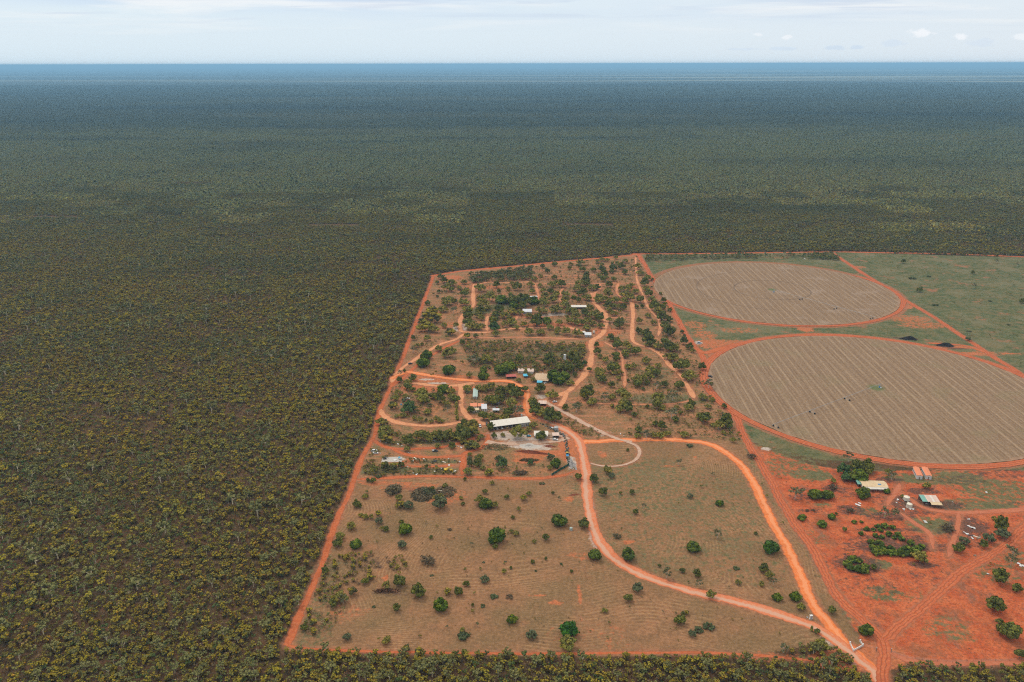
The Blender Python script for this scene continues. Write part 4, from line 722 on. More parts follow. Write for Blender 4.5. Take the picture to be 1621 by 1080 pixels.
n1_, n2_ = waves(1, 260), waves(2, 420); m1_, m2_ = waves(3, 1300), waves(4, 2100)
def zone_of(x, y, big=False):
    a, b = ((m1_, m2_) if big else (n1_, n2_)); a = a(x, y) + rgz.normal(0, .25); b = b(x, y) + rgz.normal(0, .25)
    return 2 if a > .75 else 0 if b > .15 else 3 if a < -.55 else 1
rgz = np.random.default_rng(77)
near_src = [[add_src(*patch(25, SPC[z], 0, 100 + z * 10 + i, MIXES[z])) for i in range(4)] for z in range(4)]
mid_src = [[add_src(*(lambda q, k: (q, k * 1.12))(*patch(100, (3.3, 3.3, 3.5, 3.3)[z], 1, 200 + z * 10 + i, MIXES[z]))) for i in range(2)] for z in range(4)]
far_src = [[add_src(*(lambda q, k: (q, k * 1.12))(*patch(400, (4.6, 4.6, 4.9, 4.6)[z], 2, 300 + z, MIXES[z])))] for z in range(4)]
single = {}
rngb = np.random.default_rng(5)
for kd in 'yogdpt': single[kd] = [add_src(*bush(kd, rngb)) for _ in range(6 if kd in 'yo' else 4)]
clear = [pad, comp, past, redz, PTS(gap_)]
bp = dict()
def free_dist(P):     # distance outside every cleared area (negative inside)
    d = np.full(len(P), 1e9)
    for pl in clear: d = np.minimum(d, -sdf(P, pl))
    return d
pos_, var_, rot_, scl_ = [], [], [], []
rg = np.random.default_rng(11)
def cell_grid(step, y0, y1, margin):
    ys = np.arange(math.floor(y0 / step) * step, y1, step) + step / 2; out = []
    for y in ys:
        xm = max(y, 60) * .64 + margin; n = math.ceil(xm / step); xs = (np.arange(-n, n) + .5) * step; out.append(np.c_[xs, np.full(len(xs), y)])
    return np.concatenate(out)
def is_mid(x, y):      # the distant form of the scrub takes over square by square between 1.5 and 2.2 km
    if y < 1500: return False
    if y >= 2200: return True
    h_ = math.sin(math.floor(x / 100) * 12.9898 + math.floor(y / 100) * 78.233) * 43758.5453
    return (h_ - math.floor(h_)) < (y - 1500) / 700
cells = cell_grid(25, 300, 2200, 50); cells = np.array([c for c in cells if not is_mid(*c)]); fd = free_dist(cells)
whole = fd > 19.5; edge_cells = cells[(fd <= 19.5) & (fd > -20)]
# tracks through the scrub outside the fences stay open
for c in cells[whole]:
    pos_.append((*c, zg(*c))); var_.append(rg.choice(near_src[zone_of(*c)])); rot_.append((0, 0, rg.integers(0, 4) * math.pi / 2)); s = 1.0; scl_.append((1, 1, rg.uniform(.9, 1.12)))
ed = []
for c in edge_cells:
    for _ in range(84): ed.append((c[0] + rg.uniform(-12.5, 12.5), c[1] + rg.uniform(-12.5, 12.5)))
ed = np.array(ed); dd = free_dist(ed)
def road_clear(P, extra=.8):
    keep = np.ones(len(P), bool)
    for L, wd in road_lines:
        lo, hi_ = L.min(0) - 8, L.max(0) + 8; m_ = (P[:, 0] > lo[0]) & (P[:, 0] < hi_[0]) & (P[:, 1] > lo[1]) & (P[:, 1] < hi_[1]) & keep
        if not m_.any(): continue
        sub = P[m_]; dmin = np.full(len(sub), 99.)
        for i in range(0, len(L) - 1): dmin = np.minimum(dmin, seg_dist(sub, L[i], L[i + 1]))
        k2 = keep[m_]; k2[dmin < wd / 2 + extra] = False; keep[m_] = k2
    return keep
ed = ed[(dd > 1.2)]; ed = ed[road_clear(ed, 1.3)]
singles = [(x, y, pick(rg, MIX), rg.uniform(.75, 1.3)) for x, y in ed]
# the scrub standing largest, along the foot of the picture, becomes separate bushes
def project(x, y, z=0.0):
    v = np.stack([x, y, z - H + np.zeros_like(x)], -1); a = v @ np.array(cx_); b = v @ np.array(cy_); c = v @ np.array(Fw)
    return 810.5 + F * a / c, 540 - F * b / c
base_cells = np.array([c for c in cells[whole] if c[1] < 377]); 
lowest = 365.0
keepi = [i for i, p in enumerate(pos_) if p[1] > 377 or abs(p[0]) > 260]
pos_ = [pos_[i] for i in keepi]; var_ = [var_[i] for i in keepi]; rot_ = [rot_[i] for i in keepi]; scl_ = [scl_[i] for i in keepi]
for c in base_cells:
    if abs(c[0]) > 260: continue
    for i in range(10):
        for j in range(10):
            if rg.random() < .09: continue
            singles.append((c[0] - 12.5 + (i + rg.random()) * 2.5, c[1] - 12.5 + (j + rg.random()) * 2.5, pick(rg, MIX), rg.uniform(.75, 1.3)))
sg = np.array([(s[0], s[1]) for s in singles]); pxs, pys = project(sg[:, 0], sg[:, 1], 1.5)
inside = (pxs > 3) & (pxs < 1618) & (pys < 1083) & (pys > 1000)
big = np.array([dict(y=1, o=.95, g=1, d=1, p=.8, t=1.9)[s[2]] * s[3] for s in singles]) * (1 + .35 * (sg[:, 1] < 352)) * inside
front = set(np.argsort(-big)[:292].tolist())
BW = dict(y=('wattle_shrub', 'scrub bush', 'yellow topped wattle bush'), o=('scrub_bush', 'scrub bush', 'olive scrub bush'), g=('scrub_bush', 'scrub bush', 'grey green scrub bush'), d=('scrub_bush', 'scrub bush', 'dark green scrub bush'), p=('bare_bush', 'scrub bush', 'brown leafless bush'), t=('gum_sapling', 'scrub bush', 'spreading pale limbed gum tree'))
def where_(px, py):
    if px < 455: a = 'far left corner' if px < 150 else 'left, outside the paddock' if px < 330 else 'below the south-west paddock corner'
    elif px < 1360: a = ['below the paddock, left part', 'below the paddock, centre left', 'below the paddock, centre right', 'left of the entrance road'][min(3, int((px - 455) / 226))]
    else: a = 'right of the entrance road'
    return 'in the bottom scrub ' + a
import collections
_gl = collections.defaultdict(list)
for i in sorted(front):
    x, y, kd, s = singles[i]; _gl[(kd, where_(pxs[i], pys[i]))].append(i)
for (kd, wh), idl in _gl.items():
    nm, cat, txt = BW[kd]
    for i in idl:
        x, y, _, s = singles[i]; me_ = lib.objects['woodland_source_%02d' % rg.choice(single[kd])].data
        o = link(bpy.data.objects.new(nm, me_)); o.location = (x, y, zg(x, y)); o.rotation_euler = (0, 0, rg.uniform(0, 6.28)); o.scale = (s * 1.1,) * 3
        tag(o, f"{txt} {wh}", cat, f"{txt}es {wh}" if txt.endswith('bush') else f"{txt}s {wh}")
for i, (x, y, kd, s) in enumerate(singles):
    if i in front: continue
    pos_.append((x, y, zg(x, y))); var_.append(rg.choice(single[kd])); rot_.append((0, 0, rg.uniform(0, 6.28))); scl_.append((s * 1.1,) * 3)
# larger gums standing out of the scrub
for _ in range(1700):
    y = 340 + 1500 * rg.random() ** 1.3; x = rg.uniform(-1, 1) * (y * .64 + 30)
    if free_dist(np.array([[x, y]]))[0] < 4: continue
    s = rg.uniform(.8, 1.5); pos_.append((x, y, zg(x, y))); var_.append(rg.choice(single['t'] if rg.random() < .55 else single['d' if rg.random() < .6 else 'g'])); rot_.append((0, 0, rg.uniform(0, 6.28))); scl_.append((s, s, s * .9))
for step, y0, y1, src, mar in ((100, 1500, 5200, mid_src, 60), (400, 5200, 13200, far_src, 300)):
    for c in cell_grid(step, y0, y1, mar):
        if step == 100 and not is_mid(*c): continue
        pos_.append((*c, zg(*c))); var_.append(rg.choice(src[zone_of(*c, True)])); rot_.append((0, 0, rg.integers(0, 4) * math.pi / 2)); scl_.append((1, 1, 1))
def scatter(name, pos, var, rot, scl, kindlabel=None):
    me = bpy.data.meshes.new(name); me.vertices.add(len(pos)); me.vertices.foreach_set('co', np.array(pos, np.float32).ravel())
    me.attributes.new('vi', 'INT', 'POINT').data.foreach_set('value', np.array(var, np.int32))
    me.attributes.new('ro', 'FLOAT_VECTOR', 'POINT').data.foreach_set('vector', np.array(rot, np.float32).ravel())
    me.attributes.new('sc', 'FLOAT_VECTOR', 'POINT').data.foreach_set('vector', np.array(scl, np.float32).ravel())
    o = link(bpy.data.objects.new(name, me)); tag(o, kindlabel, kind='stuff')
    t = bpy.data.node_groups.new(name + '_nodes', 'GeometryNodeTree'); t.is_modifier = True
    t.interface.new_socket('Geometry', in_out='INPUT', socket_type='NodeSocketGeometry'); t.interface.new_socket('Geometry', in_out='OUTPUT', socket_type='NodeSocketGeometry')
    gi, go = t.nodes.new('NodeGroupInput'), t.nodes.new('NodeGroupOutput'); iop = t.nodes.new('GeometryNodeInstanceOnPoints')
    ci = t.nodes.new('GeometryNodeCollectionInfo'); ci.inputs['Collection'].default_value = lib; ci.inputs['Separate Children'].default_value = True; ci.inputs['Reset Children'].default_value = True
    def na(n_, ty): q_ = t.nodes.new('GeometryNodeInputNamedAttribute'); q_.data_type = ty; q_.inputs['Name'].default_value = n_; return q_.outputs['Attribute']
    iop.inputs['Pick Instance'].default_value = True
    t.links.new(gi.outputs[0], iop.inputs['Points']); t.links.new(ci.outputs[0], iop.inputs['Instance']); t.links.new(na('vi', 'INT'), iop.inputs['Instance Index'])
    t.links.new(na('ro', 'FLOAT_VECTOR'), iop.inputs['Rotation']); t.links.new(na('sc', 'FLOAT_VECTOR'), iop.inputs['Scale']); t.links.new(iop.outputs[0], go.inputs[0])
    o.modifiers.new('scatter', 'NODES').node_group = t; return o
scatter('woodland', pos_, var_, rot_, scl_)
# scrub thickets and undergrowth inside the fences
TH_ = [  # polygon px, spacing m, mix, size
 ([(742, 437), (842, 424), (843, 444), (800, 446), (745, 449)], 3.2, dict(o=.4, g=.3, d=.2, p=.1, t=.12), 1.5),
 ([(728, 540), (800, 540), (925, 546), (928, 560), (915, 590), (870, 590), (800, 588), (745, 582)], 3.0, dict(o=.4, g=.2, p=.28, d=.1, y=.06), 1.15),
 ([(1020, 406), (1200, 404), (1200, 410), (1022, 415)], 4.4, dict(o=.4, g=.2, p=.2, d=.2), 1.6), ([(1200, 404), (1330, 402), (1329, 412), (1200, 408)], 5.5, dict(o=.4, g=.2, p=.2, d=.2), 1.5),
 ([(1285, 404), (1327, 402), (1328, 413), (1284, 411)], 3.5, dict(o=.6, d=.2, g=.2), 1.6),
 ([(1010, 408), (1024, 440), (1042, 475), (1066, 512), (1100, 565), (1135, 640), (1165, 690), (1150, 690), (1110, 640), (1080, 590), (1050, 540), (1040, 495), (1016, 452), (1006, 420)], 6.2, dict(o=.5, g=.2, p=.2, d=.1), 1.1),
 ([(512, 880), (590, 872), (602, 895), (590, 925), (560, 930), (505, 935)], 3.3, dict(p=.55, y=.25, o=.2), .95), ([(610, 880), (645, 885), (642, 905), (615, 905)], 3.2, dict(p=.5, y=.35, o=.2), .95),
 ([(505, 930), (530, 925), (545, 970), (520, 1005), (475, 1005), (485, 965)], 3.4, dict(p=.45, g=.25, y=.2, o=.2), .95),
 ([(575, 738), (640, 735), (700, 742), (728, 748), (728, 753), (600, 755), (572, 752)], 2.6, dict(o=.5, y=.15, p=.25, g=.1), .8), ([(643, 726), (728, 728), (727, 734), (640, 734)], 2.6, dict(o=.5, d=.2, p=.3), .7),
 ([(588, 712), (612, 714), (620, 724), (585, 738), (578, 730)], 3.0, dict(o=.6, p=.3), .75), ([(603, 655), (622, 675), (640, 690), (735, 685), (735, 700), (600, 706)], 3.2, dict(o=.4, d=.2, y=.15, g=.2), .9),
 ([(720, 700), (765, 692), (770, 705), (740, 712)], 3.0, dict(y=.4, o=.4, g=.2), .9), ([(635, 645), (680, 640), (690, 658), (640, 662)], 4, dict(o=.5, p=.3, d=.2), .9),
 ([(870, 655), (900, 660), (962, 690), (950, 696), (905, 684)], 3.0, dict(o=.6, g=.2, p=.2), .8), ([(800, 672), (850, 668), (915, 680), (900, 676)], 5, dict(g=1), .6),
 ([(985, 688), (1090, 686), (1170, 690), (1175, 700), (1100, 694), (990, 695)], 4.4, dict(o=.5, p=.3, d=.2), .85), ([(770, 735), (915, 730), (905, 752), (745, 753)], 7, dict(o=.5, p=.2, g=.3), .7),
 ([(655, 530), (700, 535), (690, 555), (650, 570)], 7, dict(o=.6, p=.4), .8), ([(960, 560), (1070, 600), (1090, 640), (900, 650), (930, 600)], 4, dict(o=.6, p=.4, g=.2), .65), ([(1000, 645), (1140, 650), (1160, 690), (990, 688)], 4, dict(o=.6, p=.4, g=.2), .65),
 ([(690, 445), (1000, 410), (1005, 530), (730, 530)], 5.5, dict(o=.6, p=.3, d=.2), .62), ([(620, 612), (730, 620), (735, 650), (615, 652)], 4.2, dict(o=.6, d=.2, g=.3, p=.2), .7), ([(735, 610), (840, 615), (835, 665), (745, 660)], 4.5, dict(o=.6, d=.3, g=.2), .7),
 ([(680, 880), (1270, 880), (1280, 1020), (600, 1025)], 15, dict(o=.6, p=.5, d=.2), .42), ([(600, 770), (910, 765), (920, 870), (580, 870)], 14, dict(o=.6, p=.5, d=.2), .42), ([(940, 720), (1150, 730), (1250, 900), (960, 850)], 16, dict(o=.6, p=.5), .42),
 ([(1230, 760), (1600, 760), (1600, 1040), (1400, 1010), (1300, 880)], 15, dict(o=.3, p=.7), .4), ([(1190, 700), (1330, 740), (1300, 790), (1230, 770)], 9, dict(g=.6, p=.3), .35), ([(1480, 760), (1620, 745), (1620, 800), (1500, 800)], 12, dict(g=.5, p=.4), .4),
 ([(1340, 405), (1620, 412), (1620, 580), (1480, 490)], 22, dict(o=.6, g=.4), .7), ([(1290, 900), (1365, 1015), (1335, 1000), (1275, 900)], 12, dict(o=.5, p=.5), .4)]
hub_px = []
p3_, v3_, r3_, s3_ = [], [], [], []
for poly, spc, mx, ms in TH_:
    pl = PTS(poly); lo, hi_ = pl.min(0), pl.max(0); n = int((hi_[0] - lo[0]) * (hi_[1] - lo[1]) / spc ** 2) + 1
    c = np.c_[rg.uniform(lo[0], hi_[0], n), rg.uniform(lo[1], hi_[1], n)]; c = c[sdf(c, pl) > 0]; c = c[road_clear(c, .6)]
    for x, y in c:
        s = ms * rg.uniform(.65, 1.35); p3_.append((x, y, zg(x, y))); v3_.append(rg.choice(single[pick(rg, mx)])); r3_.append((0, 0, rg.uniform(0, 6.28))); s3_.append((s, s, s * .9))
for it in loose:
    s = it['wm'] / 3.4; p3_.append((it['x'], it['y'], zg(it['x'], it['y']))); v3_.append(rg.choice(single['o' if it['kd'] in 'GDLS' else 'y'])); r3_.append((0, 0, rg.uniform(0, 6.28))); s3_.append((s, s, s))
scatter('undergrowth', p3_, v3_, r3_, s3_)
print('trees', len(items), 'loose', len(loose), 'woodland inst', len(pos_), 'undergrowth', len(p3_), 'cats', {c: len(i) for c, i in cnt.items()})

# ------------------------------------------------------------------ built things
def plain(name, c, rough=.6, var=.12, metal=0.0, spec=.3):
    n = N(name); P = n.pos(); q = n.noise(P, 1.3, 4.0, .6)
    return n.diff(n.mix(n.ss(q, .35, .7), tuple(v * (1 - var) for v in c), tuple(min(1, v * (1 + var)) for v in c)), rough, spec=spec, metal=metal)
def tin(name, c, c2=None, rust=.25, axis=0, per=.9):
    """corrugated sheet: fine ribs and sheet to sheet tone, some rust"""
    n = N(name); O = n.n('ShaderNodeTexCoord').outputs['Object']; s = n.n('ShaderNodeSeparateXYZ', None, Vector=O)
    a = s.outputs[axis]; b = n.math('SINE', n.mul(a, 2 * math.pi / .25)); sh = n.n('ShaderNodeTexWhiteNoise', dict(noise_dimensions='1D'), W=n.math('FLOOR', n.math('DIVIDE', a, per)))
    k1 = n.mix(n.mul(sh.outputs[0], .5), c, c2 or tuple(v * .72 for v in c))
    k1 = n.mix(n.mul(n.ss(n.noise(O, .7, 5.0, .65), .52, .7), rust), k1, (.30, .15, .08))
    return n.diff(k1, .5, bump=b, bs=.35, bd=.03, spec=.35)
MT = dict(white=plain('white_paint', (.60, .59, .57)), cream=plain('cream_paint', (.66, .60, .48)), grey=plain('grey_metal', (.34, .35, .36), .5), dark=plain('dark_paint', (.04, .04, .045), .5), glass=plain('car_glass', (.03, .04, .05), .15, spec=.6),
          tyre=plain('tyre_rubber', (.02, .02, .02), .9), blue=plain('blue_paint', (.05, .22, .45), .45), yellow=plain('yellow_paint', (.72, .46, .04), .5), red=plain('red_paint', (.45, .07, .05), .5), wood=plain('weathered_wood', (.24, .17, .12), .9), green=plain('shade_cloth', (.018, .07, .045), .9),
          conc=plain('concrete', (.42, .38, .34), .9), steel=plain('galvanised_steel', (.33, .34, .35), .4, metal=.3), mulch=plain('black_mulch', (.022, .018, .018), 1.0, .5), tarp=plain('blue_tarpaulin', (.08, .40, .58), .6), bank=plain('red_earth', (.24, .075, .04), 1.0, .3), rock=plain('grey_rock', (.26, .24, .23), .95, .3), brush=plain('cut_brush', (.13, .10, .085), 1.0, .5), palew=plain('pale_wall', (.60, .57, .52), .8))
RF = dict(white=tin('white_tin_roof', (.62, .57, .50), (.52, .48, .42), rust=.3), silver=tin('silver_tin_roof', (.55, .56, .58), (.46, .48, .50), rust=.12), orange=tin('orange_tin_roof', (.66, .19, .07), (.58, .22, .11), rust=.1), brown=tin('brown_tin_roof', (.52, .36, .22), (.44, .27, .15), rust=.5), cream=tin('cream_tin_roof', (.60, .45, .27), (.50, .36, .21), rust=.45),
          green=tin('green_grey_tin_roof', (.34, .42, .38), (.28, .40, .36), rust=.15), pink=tin('pink_tin_roof', (.60, .44, .36), rust=.3), red=tin('red_tin_roof', (.42, .08, .06), rust=.2), blue=tin('blue_grey_tin_roof', (.34, .44, .54), rust=.1), teal=tin('teal_tin_roof', (.16, .36, .30), rust=.1))
def placed(name, label, cat, px, py, rz=0.0, group=None, z=0.0):
    x, y = G(px, py); return tag(empty(name, (x, y, z + zg(x, y)), rz), label, cat, group)
def between(a, b):
    ax, ay = G(*a); bx, by = G(*b); return math.hypot(bx - ax, by - ay), math.atan2(by - ay, bx - ax)
def roof(o, W, D, h0, h1, kind, mat, ov=.5, base=0.0, x0=0.0, y0=0.0):
    m = MB(); X0, X1, Y0, Y1 = x0 - ov, x0 + W + ov, y0 - ov, y0 + D + ov; t = .12
    if kind == 'skillion': m.slab([(X0, Y0, h0), (X1, Y0, h0), (X1, Y1, h1), (X0, Y1, h1)], t)
    elif kind == 'gable_x':
        ym = (Y0 + Y1) / 2; m.slab([(X0, Y0, h0), (X1, Y0, h0), (X1, ym, h1), (X0, ym, h1)], t); m.slab([(X0, ym + .01, h1), (X1, ym + .01, h1), (X1, Y1, h0), (X0, Y1, h0)], t)
    else:
        xm = (X0 + X1) / 2; m.slab([(X0, Y0, h0), (xm, Y0, h1), (xm, Y1, h1), (X0, Y1, h0)], t); m.slab([(xm + .01, Y0, h1), (X1, Y0, h0), (X1, Y1, h0), (xm + .01, Y1, h1)], t)
    return m.build('roof', mat, o)
def walls(o, W, D, h0, h1, kind, mat, front=True, x0=0.0, y0=0.0, name='wall'):
    m = MB(); t = .15; X0, X1, Y0, Y1 = x0, x0 + W, y0, y0 + D; e = .14
    hF, hB = (h0 - e, (h1 if kind == 'skillion' else h0) - e)
    if front: m.box(X0, X1, Y0, Y0 + t, 0, hF)
    m.box(X0, X1, Y1 - t, Y1, 0, hB)
    for xa in (X0, X1 - t):
        pts = [(Y0 + t, 0), (Y1 - t, 0), (Y1 - t, hB)] + ([((Y0 + Y1) / 2, h1 - e)] if kind == 'gable_x' else []) + [(Y0 + t, hF)]; n = len(pts)
        m.poly([(xa, y, z) for y, z in pts] + [(xa + t, y, z) for y, z in pts], [tuple(reversed(range(n))), tuple(range(n, 2 * n))] + [(i, (i + 1) % n, n + (i + 1) % n, n + i) for i in range(n)])
    if kind == 'gable_y':
        xm = (X0 + X1) / 2
        for ya in (Y0, Y1 - t): m.poly([(X0 + .2, ya, hF), (X1 - .2, ya, hF), (xm, ya, h1 - e), (X0 + .2, ya + t, hF), (X1 - .2, ya + t, hF), (xm, ya + t, h1 - e)], [(0, 1, 2), (5, 4, 3), (0, 3, 4, 1), (1, 4, 5, 2), (2, 5, 3, 0)])
    return m.build(name, mat, o)
def openings(o, W, h, wins, doors, y0=0.0, x0=0.0):
    for wx in wins:
        f = MB().box(x0 + wx - .65, x0 + wx + .65, y0 - .05, y0 - .003, .9, 2.0).build('window', MT['white'], o); MB().box(x0 + wx - .55, x0 + wx + .55, y0 - .07, y0 - .052, 1.0, 1.9).build('pane', MT['glass'], f)
    for dx in doors:
        f = MB().box(x0 + dx - .45, x0 + dx + .45, y0 - .06, y0 - .003, 0.02, 2.05).build('door', MT['wood'], o); MB().box(x0 + dx + .28, x0 + dx + .34, y0 - .12, y0 - .062, .95, 1.05).build('handle', MT['steel'], f)
def posts(o, xs, y, h, mat, r=.08, name='post'):
    for x in xs: MB().box(x - r, x + r, y - r, y + r, 0, h).build(name, mat, o)
def hut(name, label, px, py, W, D, h0, h1, kind, rm, wm, rz=0.0, wins=(), doors=(), open_=False, cat='hut', verandah=0, vmat=None):
    o = placed(name, label, cat, px, py, rz); 
    walls(o, W, D, h0, h1, kind, wm, front=not open_); roof(o, W, D, h0, h1, kind, rm)
    if not open_: openings(o, W, h0, wins, doors)
    else: posts(o, np.linspace(.1, W - .1, max(2, int(W / 4) + 1)), .1, h0 - .15, MT['steel'])
    if verandah:
        MB().slab([(-.2, -verandah, 2.3), (W + .2, -verandah, 2.3), (W + .2, -.52, h0 - .15), (-.2, -.52, h0 - .15)], .08).build('awning', vmat or rm, o); posts(o, (0.0, W / 2, W), -verandah + .15, 2.2, MT['wood'], .06)
    return o
# long machinery shed
Lg, an = between((781.5, 682), (838.5, 674.5))
o = placed('machinery_shed', 'long open-fronted shed with a cream white roof beside the gravel yard', 'shed', 781.5, 682, an)
D_ = 9.5; walls(o, Lg * .26, D_, 3.9, 4.9, 'skillion', MT['grey'], x0=Lg * .74, name='enclosed_bay'); MB().box(0, Lg * .74, D_ - .12, D_, 0, 4.7).build('back_wall', RF['silver'], o); MB().box(0, .15, .2, D_ - .12, 0, 3.8).build('end_wall', MT['grey'], o)
roof(o, Lg, D_, 4.0, 5.0, 'skillion', RF['white'], .7); posts(o, np.linspace(.3, Lg * .72, 8), .1, 3.8, MT['steel'], .1); openings(o, Lg * .26, 3, (1.6, 5.6), (3.4,), x0=Lg * .74)
shed_at = (G(781.5, 682), an)
hut('cottage', 'cottage with a white iron roof behind a dark bushy tree', 846, 692.5, 11.2, 7.0, 2.7, 3.5, 'gable_x', RF['white'], MT['palew'], -.04, (2, 8.6), (5.3,), cat='house', verandah=1.8)
hut('small_shed', 'small shed with a faded pinkish roof right of the white-roofed cottage', 875.5, 694, 5.0, 4.6, 2.6, 3.0, 'skillion', RF['pink'], MT['dark'], .06, open_=True, cat='shed')
hut('orange_roofed_hut', 'hut with a bright orange gable roof at left of its row', 745.6, 648, 5.4, 7.4, 2.8, 3.7, 'gable_x', RF['orange'], MT['palew'], .12, (1.5,), (3.8,))
hut('cream_roofed_annex', 'low annex with a cream roof just in front of the orange gabled hut', 748, 653, 5.6, 3.4, 2.2, 2.7, 'skillion', RF['cream'], MT['palew'], .1, (), (2.5,))
hut('orange_roofed_hut', 'narrow orange-roofed hut between the gabled hut and the white one', 757.5, 647, 4.7, 4.6, 2.6, 3.2, 'skillion', RF['orange'], MT['palew'], .05, (1.2,), (3.2,))
hut('white_roofed_hut', 'tall white-roofed hut at the right end of the orange-roofed row', 763, 651.5, 4.2, 9.0, 2.8, 3.4, 'skillion', RF['silver'], MT['white'], .05, (3.2,), (1.2,))
hut('caravan_shelter', 'flat white shelter roof among trees right of the orange-roofed row', 780.5, 653, 5.2, 3.2, 2.3, 2.6, 'skillion', RF['silver'], MT['dark'], -.04, open_=True, cat='shelter')
hut('lattice_shelter', 'long white garden screen roof below the dark hedge trees', 782, 640.5, 4.6, 2.6, 2.0, 2.3, 'skillion', RF['silver'], MT['palew'], -.25, open_=True, cat='shelter')
hut('green_grey_shed', 'narrow deep shed with a green grey roof left of the camp trees', 749.2, 632, 3.6, 20.0, 2.6, 3.0, 'gable_y', RF['green'], MT['grey'], .02, (), (1.8,), cat='shed')
hut('homestead', 'large homestead with a rusty brown roof below the scrub block', 846, 604, 14.0, 15.0, 3.0, 4.2, 'gable_x', RF['brown'], MT['wood'], -.16, (2, 8.5), (5,), cat='house', verandah=2.4)
hut('homestead_annex', 'pale roofed annex left of the brown-roofed homestead', 820, 591, 15.5, 7.0, 2.6, 3.0, 'skillion', RF['pink'], MT['palew'], -.14, (2, 6), (10,), cat='house')
hut('red_roofed_shed', 'low dark red roof under the round trees left of the homestead', 802, 600, 9.5, 5.0, 2.4, 2.8, 'skillion', RF['red'], MT['wood'], .1, open_=True, cat='shed')
hut('tarp_shelter', 'blue tarpaulin shelter in front of the brown-roofed homestead', 850.5, 608.5, 4.4, 6.0, 2.1, 2.4, 'skillion', MT['tarp'], MT['dark'], -.1, open_=True, cat='shelter')
hut('tarp_shelter', 'blue tarpaulin shelter left of the homestead beside the palms', 829.5, 598.5, 3.6, 5.0, 2.1, 2.4, 'skillion', MT['tarp'], MT['dark'], .1, open_=True, cat='shelter')
hut('silver_shed', 'square shed with a bright silver roof in the northern camp', 828, 497.2, 10.8, 8.0, 3.0, 4.2, 'skillion', RF['silver'], MT['grey'], 0, (2,), (7,), cat='shed')
hut('pale_long_shed', 'long low shed with a pale roof among the northern trees', 904.5, 489.5, 19.5, 6.0, 2.8, 3.6, 'skillion', RF['white'], MT['wood'], -.01, open_=True, cat='shed')
hut('northern_house', 'house with a pale roof in the dark northern grove', 840, 474, 9, 6, 2.8, 3.6, 'gable_x', RF['silver'], MT['palew'], .2, (2, 6), (4,), cat='house')
hut('northern_lean_to', 'blue grey roofed lean-to inside the dark northern grove', 836.5, 480.5, 5.5, 5, 2.5, 3, 'skillion', RF['blue'], MT['palew'], 0, (), (2,), cat='shed')
hut('junction_shed', 'patched white and grey tin shed at the camp road junction', 926, 534, 7.0, 7.5, 2.8, 3.6, 'skillion', RF['silver'], MT['grey'], -.05, (1.4,), (4,), cat='shed')
hut('junction_shelter', 'small white awning left of the junction tin shed', 922.5, 529.5, 3.0, 4.5, 2.3, 2.6, 'skillion', RF['white'], MT['dark'], .05, open_=True, cat='shelter')
hut('track_side_shed', 'small pale shed beside the fork in the pale camp road', 853, 643, 6.5, 5.5, 2.6, 3.2, 'skillion', RF['pink'], MT['wood'], -.08, open_=True, cat='shed')
# homestead on the red block
o = hut('red_block_homestead', 'long homestead with a cream roof and dark verandah on red soil', 1366, 775.5, 17.5, 9.0, 3.0, 3.9, 'gable_x', RF['cream'], MT['palew'], -.08, (3, 8, 14), (10.5,), cat='house', verandah=2.6, vmat=RF['white'])
MB().slab([(2.2, 5.2, 3.66), (3.6, 5.2, 3.66), (3.6, 6.6, 3.40), (2.2, 6.6, 3.40)], .05)
MB().box(11.2, 13.4, 2.0, 3.5, 3.62, 3.72).build('solar_panel', MT['blue'], o)
hut('teal_roofed_lean_to', 'small lean-to with a teal roof at the left end of the cream homestead', 1358, 771, 3.4, 5.0, 2.6, 3.0, 'skillion', RF['teal'], MT['dark'], -.08, open_=True, cat='shed')
for (p0, p1, lab) in (((1450.6, 758.4), (1444.3, 744.6), 'left one of two long white barracks with orange roofs'), ((1465.0, 758.6), (1458.0, 745.0), 'right one of two long white barracks with orange roofs')):
    Ln, a2 = between(p0, p1); o = placed('barrack', lab, 'barrack', p0[0], p0[1], a2 - math.pi / 2, 'pair of orange-roofed barracks'); W_ = 4.1
    walls(o, W_, Ln, 3.0, 3.5, 'gable_y', MT['white']); roof(o, W_, Ln, 3.1, 3.6, 'gable_y', RF['orange'], .15); openings(o, W_, 3, (), (2.0,))
    for i in range(5): MB().box(-.06, -.003, 1.5 + i * Ln / 5.2, 2.9 + i * Ln / 5.2, .9, 2.1).build('window', MT['glass'], o)
o = placed('patchwork_shed', 'open shed with patches of teal, rust and white roofing', 'shed', 1459.5, 799, -.09)
xs_ = 0
for wd_, rm_ in ((3.6, 'teal'), (3.6, 'pink'), (1.5, 'white'), (3.4, 'pink')): MB().slab([(xs_, -.4, 2.8), (xs_ + wd_ - .02, -.4, 2.8), (xs_ + wd_ - .02, 8.0, 3.7), (xs_, 8.0, 3.7)], .1).build('roof', RF[rm_], o); xs_ += wd_
MB().slab([(5.0, -3.6, 2.2), (12.6, -3.6, 2.2), (12.6, -.45, 2.72), (5.0, -.45, 2.72)], .08).build('awning', RF['cream'], o); posts(o, (.1, 4, 8, 11.9), .1, 2.7, MT['wood']); posts(o, (5.2, 9, 12.4), -3.4, 2.1, MT['wood'], .06); MB().box(0, 12, 7.7, 7.85, 0, 3.5).build('back_wall', MT['wood'], o)
